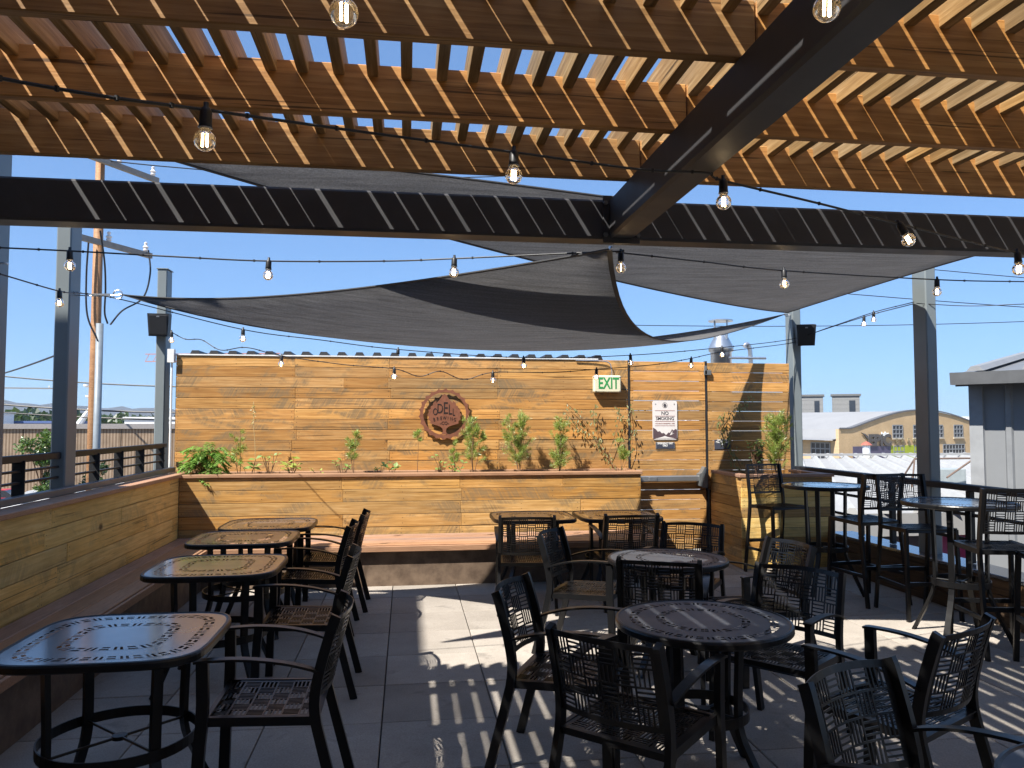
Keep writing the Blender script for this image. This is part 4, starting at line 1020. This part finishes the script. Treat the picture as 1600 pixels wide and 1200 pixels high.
# mountains
mt = plain('mountain_rock', (.06,.07,.085), .95, var=.25, nscale=.004)
for lay, (yb, zs, seed, nm) in enumerate(((2600, 1.0, 3, 'mountains'), (3400, 1.35, 9, 'far_mountains'))):
    rs = random.Random(seed); b = MB(); nx = 90; ny = 8; H_ = []
    ph = [rs.uniform(0,6.3) for _ in range(8)]
    for i in range(nx+1):
        x = -2600+i*(4600/nx)
        ridge = 62+10*sin(x*.004+ph[0])+8*sin(x*.011+ph[1])+5*sin(x*.027+ph[2])+3*sin(x*.06+ph[3])
        if x > -500: ridge *= max(.12, 1-(x+500)/900)
        for j in range(ny+1):
            q = j/ny; z = (ridge*zs+rs.uniform(-2.5,2.5))*sin(pi/2*q)**1.1 if j < ny else 0
            z += 6*sin(x*.02+j*1.3+ph[4])*q*(1-q)*2
            b.v.append((x+rs.uniform(-8,8), yb+q*500, GZ+max(0,z)))
    for i in range(nx):
        for j in range(ny): a = i*(ny+1)+j; b.f.append((a, a+ny+1, a+ny+2, a+1))
    struct(nm, b, mt)
# utility pole with cross arms
PW = wood('pole_wood', (.22,.10,.04), (.34,.17,.07), (.46,.26,.12), stain_amt=0, knots=False)
def pole(x, y, z1, r, label, arms, conduit=None):
    o = thing('utility_pole', label, 'utility pole', (x,y,GZ), 0, 'wooden utility poles')
    b = MB(); b.tube([(0,0,0),(0,0,(z1-GZ)*.5),(0,0,z1-GZ)], r, 14, rs=[r*1.15,r,r*.85]); obj('pole', b, PW, o, smooth=True)
    for (z, x0, x1, dy) in arms:
        b = MB(); b.sweep([(x0,-r-.06+dy[0],z-GZ),(x1,-r-.06+dy[1],z-GZ)], .12, .18); a_ = obj('cross_arm', b, plain('weathered_arm', (.25,.23,.21), .9), o)
        for q in (.08,.5,.93):
            i_ = MB(); p_ = Vector((x0+(x1-x0)*q, -r-.06+dy[0]+(dy[1]-dy[0])*q, z-GZ+.10)); i_.lathe([(0,0),(.05,0),(.09,.06),(.05,.10),(.10,.15),(.04,.22),(.06,.30),(0,.34)], 10, tuple(p_)); obj('insulator', i_, M['sign'], a_)
    if conduit:
        b = MB(); b.tube([(.19,-.2,0),(.19,-.2,conduit-GZ)], .11, 12); obj('conduit', b, plain('grey_conduit', (.19,.22,.245), .45), o, smooth=True)
    return o
pole(-9.78, 26.0, 10.6, .155, 'tall wooden utility pole with two cross arms beyond the left railing', [(9.95,-.3,1.25,(-.9,1.9)),(7.35,-.55,1.05,(-1.2,2.0))], 4.75)
hw = MB(); HB = Vector((-9.3,25.8,4.75))
for pts in ([(-9.32,24.9,7.5),(-9.28,25.2,6.6),(-9.34,25.5,5.8),(-9.42,25.7,5.1),(-9.36,25.8,4.75)], [(-8.76,27.6,7.5),(-8.50,27.0,6.6),(-8.55,26.5,5.7),(-9.0,26.0,5.2),(-9.28,25.8,4.72)], [(-9.95,25.7,7.4),(-9.99,25.7,6.2),(-9.93,25.7,5.0),(-9.6,25.7,4.2)]):
    hw.tube([p-HB for p in spline(pts)], .028, 6)
tag(obj('drop_cable', hw, M['cable'], None, (-9.3,25.8,4.75)), 'dark drop cables hanging down the tall utility pole', 'cable')
pole(-62.0, 118.0, 7.0, .35, 'small distant utility pole at the far left', [(6.6,-3,12,(0,2))])
# overhead lines
def line(a, b_, sag, r, label, kx=0):
    A, B_ = Vector(a), Vector(b_); m = MB(); m.tube([(B_-A)*q-Vector((0,0,4*sag*q*(1-q))) for q in [k/14 for k in range(15)]], r, 5)
    tag(obj('overhead_line', m, M['cable'], None, a), label, 'wire', 'overhead power lines')
line((-34,60,5.6),(-3,52,4.2),.7,.05,'highest overhead line crossing behind the left posts')
line((-40,62,4.2),(-3,54,2.6),.9,.06,'thick middle overhead line crossing behind the left posts')
line((-38,62,3.2),(-3,54,1.9),.6,.05,'lowest thick overhead line behind the left posts')
line((-62,118,7.2),(-28,70,8.0),.4,.09,'overhead line running from the small distant pole')
line((4.0,60,9.6),(60,58,10.6),.6,.03,'thin overhead line across the sky right of the fence')
line((16,36,10.2),(48,30,7.2),.3,.02,'upper thin line in the sky right of the right post')
line((14,36,8.6),(48,30,6.1),.3,.02,'lower thin line in the sky right of the right post')
line((-9.6,25.9,10.0),(10,30,12.2),.6,.02,'thin line leaving the top of the tall utility pole')
# parked cars
def car(x, y, rz, col, label):
    o = thing('parked_car', label, 'car', (x,y,GZ+.02), rz, 'parked cars across the street')
    b = MB(); b.prism([(-2.1,.35),(-2.15,.75),(-1.9,.88),(-1.05,.95),(1.05,.93),(2.0,.84),(2.12,.6),(2.1,.35)], -.86, .86); obj('body', b, plain('car_paint', col, .25, .1), o)
    b = MB(); b.prism([(-1.5,.93),(-1.0,1.42),(.35,1.45),(1.0,.94)], -.74, .74); obj('glasshouse', b, M['pane'], o)
    b = MB(); b.prism([(-1.05,1.40),(-.95,1.45),(.30,1.48),(.38,1.43)], -.72, .72); obj('roof', b, plain('car_paint', col, .25, .1), o)
    for wx in (-1.3,1.3):
        for wy in (-.88,.70):
            b = MB(); n = 16; b.prism([(wx+.32*cos(2*pi*k/n), .32+.32*sin(2*pi*k/n)) for k in range(n)], wy, wy+.18); w_ = obj('wheel', b, M['black'], o)
            b = MB(); b.prism([(wx+.19*cos(2*pi*k/n), .32+.19*sin(2*pi*k/n)) for k in range(n)], wy-.01, wy+.19); obj('rim', b, M['steel'], w_)
car(-28.5,60,.1,(.55,.03,.05),'red car parked across the street, seen through the left railing')
car(-31.8,64,.0,(.70,.70,.70),'white car parked left of the little street tree'); car(-27.5,66.5,.05,(.66,.67,.68),'silver white car parked behind the red one'); car(-22.2,65,.0,(.72,.72,.72),'white car parked right of the little street tree')
# street trees
def tree(x, y, h, w, label, n=2600, mat='tree'):
    o = thing('street_tree', label, 'tree', (x,y,GZ), 0, 'street trees on the left'); tr = MB(); cr = MB()
    tr.tube([(0,0,0),(.05,0,h*.35),(0,.05,h*.75)], .10, 8, rs=[.12,.09,.04])
    cl_ = [(Vector((random.uniform(-w,w)*.7, random.uniform(-w,w)*.7, random.uniform(.32,.95)*h)), random.uniform(.3,.6)*w) for _ in range(16)]
    for c0, r in cl_: tr.tube([(0,0,c0.z*.6), tuple(c0*.7+Vector((0,0,c0.z*.2))), tuple(c0)], .03, 5)
    for k in range(n):
        c0, r = random.choice(cl_); leafquad(cr, c0+rv(1).normalized()*r*random.random()**.5, rv(1), rv(1), random.uniform(.14,.26), random.uniform(.08,.16))
    obj('trunk', tr, M['stem'], o); obj('crown', cr, M[mat], o)
tree(-18.2,42,6.0,.85,'slim green street tree just left of the near left post')
tree(-16.4,44,4.0,.7,'small dark street tree just right of the near left post',1500,'darkleaf')
# white canopy
cn = thing('white_canopy', 'white flat canopy frame seen low behind the left railing', 'canopy', (-12.2, 31, GZ))
b = MB(); b.cbox(5.4,6,.12,.02,(-12.6,33,-1.5)); obj('roof', b, M['white'], cn, (0,0,0), world=True)
for x in (-15.0,-10.4):
    for y in (30.4,35.6): b = MB(); b.cbox(.15,.15,3.0,.01,(x,y,-3.1)); obj('leg', b, M['white'], cn, (0,0,0), world=True)
b = MB()
for k in range(3): b.sweep([(-15.0+k*1.7,30.2,-1.36),(-13.6+k*1.7,35.5,-1.30)], .25, .10)
obj('strip', b, M['white'], cn, (0,0,0), world=True)
# tower crane far away
cr_ = thing('tower_crane', 'pale red jib of a distant crane behind the left fence post', 'crane', (-60, 330, GZ))
b = MB()
for z in (26.5,29.5): b.sweep([(-105,330,z),(-52,330,z+1)], .35, .35)
for k in range(18): b.sweep([(-105+k*3,330,26.5+k*.055),(-103.5+k*3,330,29.5+k*.055)], .2, .2)
b.sweep([(-60,330,GZ),(-60,330,30)], 1.2, 1.2); obj('jib', b, plain('crane_red', (.45,.20,.17), .6), cr_, (0,0,0), world=True)

# ------------------------------------------------------------------ right background
A0 = Vector((47.3,80,0)); D0 = Vector((.94,.34,0)).normalized(); N0 = Vector((-.34,.94,0)).normalized()
br_ = thing('barrel_roof_building', 'tan brick building with a low curved roofline and steel windows', 'building', (47.3,80,GZ))
rotb = atan2(D0.y, D0.x)
def bobj(name, m, mat, parent=br_):     # local frame: x along the facade, y into the building
    o = obj(name, m, mat, parent); 
    if parent is br_: o.rotation_euler = (0,0,rotb)
    return o
t = NT('tan_brick'); v = t.coords('Object', rnd=False)
bk = t.node('ShaderNodeTexBrick'); t.link(t.coords('Object', (1,1,1), rnd=False, rot=(pi/2,0,0)), bk.inputs['Vector']); bk.inputs['Scale'].default_value = 3.2
for i, c_ in ((1,(.60,.43,.245,1)),(2,(.53,.37,.205,1)),(3,(.46,.35,.23,1))): bk.inputs[i].default_value = c_
t.set(t.mix(1.0, bk.outputs[0], t.ramp(t.noise(v, .5, 5), [(.3,.88),(.7,1.1)]), 'MULTIPLY'), .9, 0, .1); M['brick'] = t.m
Wd = 29.0; base = -GZ   # local z = world - GZ
def archz(s_):
    e = 1.9
    if s_ < e or s_ > Wd-e: return .95
    q = (s_-e)/(Wd-2*e); return .95+2.15*sin(pi*q)**1.05
outl = [(0,0),(Wd,0)]+[(Wd-k*Wd/48, archz(Wd-k*Wd/48)+base) for k in range(49)]
b = MB(); b.prism(outl, 0, .4); bobj('facade', b, M['brick'])
b = MB(); b.box(.0,.4,.4,46,0,base-.35); bobj('side_wall', b, M['brick'])
b = MB()
for k in range(48):
    s0, s1 = k*Wd/48, (k+1)*Wd/48
    b.add([(s0-.15*(k==0),-.12,archz(s0)+base),(s1,-.12,archz(s1)+base),(s1,-.12,archz(s1)+base+.16),(s0,-.12,archz(s0)+base+.16),(s0,.5,archz(s0)+base+.16),(s1,.5,archz(s1)+base+.16)], [(0,1,2,3),(3,2,5,4)])
bobj('coping', b, plain('grey_coping_metal', (.13,.13,.135), .5))
b = MB()
for k in range(48):
    s0, s1 = k*Wd/48, (k+1)*Wd/48; f_ = lambda s_: archz(s_)+base+.02-(1.0 if s_ < 1.0 else 0)
    b.add([(s0-(1.2 if k==0 else 0),.4,f_(s0)-.25),(s1,.4,f_(s1)-.05),(s1,46,f_(s1)-.05),(s0-(1.2 if k==0 else 0),46,f_(s0)-.25)], [(0,1,2,3)])
bobj('roof', b, plain('pale_grey_roof', (.23,.235,.245), .6, var=.06, nscale=.4))
def steel_window(x0, x1, z0, z1, nx, nz, side=False):
    w_ = MB()
    if side: w_.box(-.02,.06,x0,x1,z0+base,z1+base)
    else: w_.box(x0,x1,-.03,.05,z0+base,z1+base)
    o = bobj('window', w_, M['pane']); f_ = MB(); g_ = .06
    for k in range(nx+1):
        x = x0+(x1-x0)*k/nx
        if side: f_.box(-.06,-.015,x-g_,x+g_,z0+base,z1+base)
        else: f_.box(x-g_,x+g_,-.07,-.025,z0+base,z1+base)
    for k in range(nz+1):
        z = z0+(z1-z0)*k/nz
        if side: f_.box(-.065,-.016,x0,x1,z+base-g_,z+base+g_)
        else: f_.box(x0,x1,-.075,-.026,z+base-g_,z+base+g_)
    obj('glazing_bars', f_, plain('bar_paint', (.24,.25,.26), .6), o)
    if not side: s_ = MB(); s_.box(x0-.15,x1+.15,-.16,-.02,z0+base-.16,z0+base-.02); obj('sill', s_, plain('stone_sill', (.5,.44,.34), .8), o)
for x0 in (9.0, 12.7, 16.5, 20.4): steel_window(x0, x0+1.75, -.12, 1.36, 3, 3)
for y0 in (1.2, 5.2, 9.8, 14.4, 19, 23.6): steel_window(y0, y0+2.6, -2.6, -.6, 4, 3, True)
b = MB(); b.box(2.2,8.6,-.05,.02,base-3.2,base-1.0); bobj('shop_front', b, plain('plum_glazing', (.10,.085,.14), .3))
b = MB(); b.box(8.6,15.4,-.06,.02,base-3.0,base-1.0); bobj('lime_panel', b, plain('lime_paint', (.36,.42,.03), .6))
for x0 in (9.1,12.8): steel_window(x0, x0+1.8, -2.3, -1.05, 3, 2)
steel_window(18.2, 22.4, -2.7, -1.0, 7, 3)
EP = plain('letter_grey', (.10,.09,.085), .6); LG = plain('letter_brown', (.24,.20,.11), .6)
def btext(body, size, x, z, mat, sx=1, bold=0):
    o = text('lettering', body, size, mat, br_, (0,0,0), world=False, ext=.05, sx=sx, bold=bold); p_ = D0*x-N0*.12; o.location = (p_.x, p_.y, z+base); o.rotation_euler = (pi/2,0,rotb)
btext('EPIC', 1.75, 6.6, -.40, EP, 1.15, .09)
b = MB(); b.prism([(3.5,.55+base),(4.3,.35+base),(4.8,-.05+base),(4.5,-.2+base),(4.1,.2+base)], -.15, -.05); bobj('sign_horn', b, EP)
b = MB(); b.prism([(6.9,.15+base),(7.0,.6+base),(7.3,.35+base),(7.6,.62+base),(7.9,.4+base),(8.2,.5+base),(8.0,.1+base)], -.15, -.05); bobj('sign_splash', b, M['white'])
for i, ch in enumerate('BREWING'): btext(ch, .85, 9.55+i*1.05, -.50, LG, .8, .01)
# roof objects
for (x, y, z, r, h) in ((8,30,4.2,.5,1.0),(3.5,16,2.2,.35,.8)):
    b = MB(); b.lathe([(r,0),(r,h*.6),(r*1.4,h*.6),(r*1.2,h),(0,h*1.05)], 14, (x*.5,y,archz(x*.5)+base-.1)); bobj('roof_vent', b, M['steel'])
def lift_box(x, y, w, d, z0, z1, label):
    o = thing('plant_room', label, 'building', (x,y,GZ), -.52, 'grey rooftop boxes')
    b = MB(); b.box(-w/2,w/2,0,d,0,z1-GZ); obj('wall', b, plain('grey_cladding', (.20,.20,.195), .7), o)
    b = MB(); b.box(-w/2-.2,w/2+.2,-.2,d+.2,z1-GZ,z1-GZ+.3); obj('roof', b, plain('dark_edge', (.12,.12,.12), .7), o)
    b = MB()
    for k in range(5): b.box(-w/2-.01,w/2+.01,-.015,0,z1-GZ-.6-k*.7,z1-GZ-.575-k*.7)
    obj('cladding_joint', b, plain('joint_dark', (.16,.16,.16), .8), o)
    b = MB(); b.box(w*.12,w*.34,-.08,0,z0-GZ,z1-GZ-.7); obj('window', b, M['pane'], o)
lift_box(62.4,113,3.3,3,3,5.75,'grey rooftop plant room nearer the fence'); lift_box(67.2,111.5,3.9,3,3,5.8,'grey rooftop plant room right of its twin')
o = thing('distant_building', 'pale low building on the skyline between plant rooms and right post', 'building', (88,130,GZ), 0, 'low buildings on the right skyline')
b = MB(); b.box(-9,26,0,10,0,6.6); obj('wall', b, plain('far_wall_b', (.42,.40,.38), .8), o); b = MB(); b.box(-3,4,-.5,8,6.6,8.2); obj('roof_plant', b, plain('far_dark', (.12,.10,.09), .8), o)
b = MB(); b.box(8,24,-.5,9,6.6,7.4); obj('roof_edge', b, M['white'], o)
# white ribbed roof below the railing
wr = thing('white_ribbed_roof', 'white ribbed metal roof just below the right railing', 'roof', (10,20,0))
def rz_(y): return .05+(y-13)*(.16/17)
t = NT('worn_shaded_white_metal'); v = t.coords('Object', rnd=False)
t.set(t.mix(t.ramp(t.noise(v, 1.4, 6, .65), [(.52,0.0),(.75,.6)]), (.31,.31,.305), (.18,.165,.15)), .6, 0, .3); M['whiteroof'] = t.m  # random wear; base darker than the ribs, painting shade between them
b = MB(); b.add([(-3.0,12.6,rz_(12.6)),(34,12.6,rz_(12.6)),(43,29.2,rz_(29.2)),(6.6,29.2,rz_(29.2))], [(0,1,2,3)]); b.box(5.2,34,12.58,12.7,-.35,rz_(12.6)-.002)
obj('sheet', b, M['whiteroof'], wr, (0,0,0), world=True)
rib = MB(); L_ = 18.6
rib.prism([(-.13,0),(-.05,.11),(.05,.11),(.10,0)], 0, L_/.89); rib = mset(rib.mesh('rib'), plain('lit_white_rib', (.37,.37,.36), .6, 0, .3, .08, 1.5))  # lighter copy of the roof white, painting the ribs as sunlit
for k in range(56):
    obj('rib', rib, None, wr, (-2.6+k*.64, 12.55, rz_(12.55)), (math.atan(.16/17*.89), 0, -math.atan2(.46,.89)), world=True)
b = MB(); b.box(6.4,43,29.1,29.25,rz_(29.2)+.10,rz_(29.2)+.19); obj('ridge_cap', b, M['whiteroof'], wr, (0,0,0), world=True)
fu = thing('roof_flue', 'small white flue with red cap at the ridge of the white roof', 'flue', (18.7,29.6,.25)); fu.scale = (.42,.42,.6)
b = MB(); b.lathe([(.35,-.4),(.35,.75)], 14, (0,0,0)); obj('pipe', b, M['white'], fu); b = MB(); b.lathe([(.55,.78),(.30,.95),(0,1.05)], 14); obj('cap', b, plain('red_cap', (.33,.10,.07), .7), fu)
fr2 = thing('roof_frame', 'thin rusty steel frame standing on the white roof behind the right post', 'frame', (11.45,16.4,.08)); fr2.scale = (.62,.62,.8)
b = MB()
for (p_, q_) in (((0,0,0),(.15,0,.9)),((2.9,.2,0),(2.75,.2,.9)),((.15,0,.9),(2.75,.2,.9)),((.15,0,.9),(.2,1.2,0)),((2.75,.2,.9),(1.5,.1,.35)),((0,0,.1),(2.9,.2,.1))): b.tube([p_, q_], .03, 6)
obj('tubes', b, plain('rust_tube', (.16,.11,.085), .7), fr2)
b = MB(); b.cbox(1.5,.6,.55,.02,(1.95,.9,.30)); obj('cooler_box', b, plain('dull_grey_box', (.30,.34,.35), .5), fr2)
# wall with mural under the white roof
mw = thing('mural_wall', 'colourful painted wall under the edge of the white roof', 'wall', (9,12.8,GZ))
t = NT('mural_paint'); v = t.coords('Object', rnd=False); vo = t.node('ShaderNodeTexVoronoi'); vo.inputs['Scale'].default_value = 1.5
dv = t.mix(.35, v, t.node('ShaderNodeTexNoise').outputs[1]); t.link(dv, vo.inputs['Vector'])
sep = t.node('ShaderNodeSeparateColor'); t.link(vo.outputs['Color'], sep.inputs[0])
rp_ = t.ramp(sep.outputs[0], [(0,(.55,.08,.20)),(.22,(.06,.30,.60)),(.42,(.60,.16,.30)),(.6,(.55,.36,.06)),(.8,(.22,.22,.20))]); t.n[rp_.node.name].color_ramp.interpolation = 'CONSTANT'
t.set(rp_, .7)
b = MB(); b.box(-3.4,25,0,.2,0,-GZ-.36); obj('painted_face', b, t.m, mw)
b = MB(); b.box(5.2,40,9.8,12.5,GZ,GZ+.05); struct('pavement', b, plain('pale_pavement', (.36,.35,.33), .9))
# grey ribbed building at the right edge
G0 = Vector((7.55,9.45,0)); GD = Vector((.6,-.8,0)); GN = Vector((.8,.6,0)); rg_ = atan2(GD.y, GD.x)
gbd = thing('metal_shed', 'light grey ribbed metal building with overhanging eave at the right', 'building', (7.55,9.45,GZ), rg_)
b = MB(); b.box(0,9,0,7,0,2.12-GZ); obj('wall', b, plain('grey_metal_siding', (.22,.23,.24), .45, .15, .5, .05, 2), gbd)
sd_ = MB(); sd_.prism([(-.05,0),(-.03,-.035),(.03,-.035),(.05,0)], 0, 2.12-GZ, 'z'); sd_ = mset(sd_.mesh('siding_rib'), plain('grey_siding_rib', (.23,.24,.25), .45, .15))
for k in range(27): obj('siding_rib', sd_, None, gbd, (.06+k*.33, -.001, 0))
b = MB(); b.box(-.06,.10,-.05,.04,0,2.12-GZ); obj('corner_trim', b, plain('grey_trim', (.27,.28,.29), .45), gbd)
b = MB(); b.prism([(-.36,2.10-GZ),(-.36,2.26-GZ),(7.0,3.25-GZ),(7.0,3.1-GZ)], -.13, 9.3, 'x'); rf_ = obj('roof', b, plain('grey_roof_metal', (.17,.175,.18), .5, .2), gbd)
for q in range(1): pass
b = MB(); b.prism([(-.47,2.12-GZ),(-.49,2.28-GZ),(-.36,2.28-GZ),(-.36,2.12-GZ)], -.16, 9.3, 'x'); obj('gutter', b, plain('gutter_grey', (.14,.145,.15), .4, .2), rf_)
for k in range(14):
    b = MB(); x_ = .1+k*.62; b.add([(x_-.10,-.34,2.30-GZ),(x_-.05,-.34,2.36-GZ),(x_+.05,-.34,2.36-GZ),(x_+.10,-.34,2.30-GZ),(x_-.10,6.9,3.27-GZ),(x_-.05,6.9,3.33-GZ),(x_+.05,6.9,3.33-GZ),(x_+.10,6.9,3.27-GZ)], [(0,1,5,4),(1,2,6,5),(2,3,7,6),(3,2,1,0)]); obj('standing_seam', b, plain('seam_grey', (.22,.225,.23), .5), rf_)

# ------------------------------------------------------------------ air
hz = MB(); hz.box(-5000,5000,-2000,5000,GZ-1,190)
t = NT('air'); pv = t.node('ShaderNodeVolumePrincipled'); pv.inputs['Color'].default_value = (.80,.90,1,1); pv.inputs['Density'].default_value = .00008; pv.inputs['Anisotropy'].default_value = .3
t.n.remove(t.b); t.link(pv.outputs[0], t.out.inputs['Volume'])
o = obj('haze', hz, t.m); tag(o, 'thin bluish haze over the distant mountains', 'haze', kind='stuff')
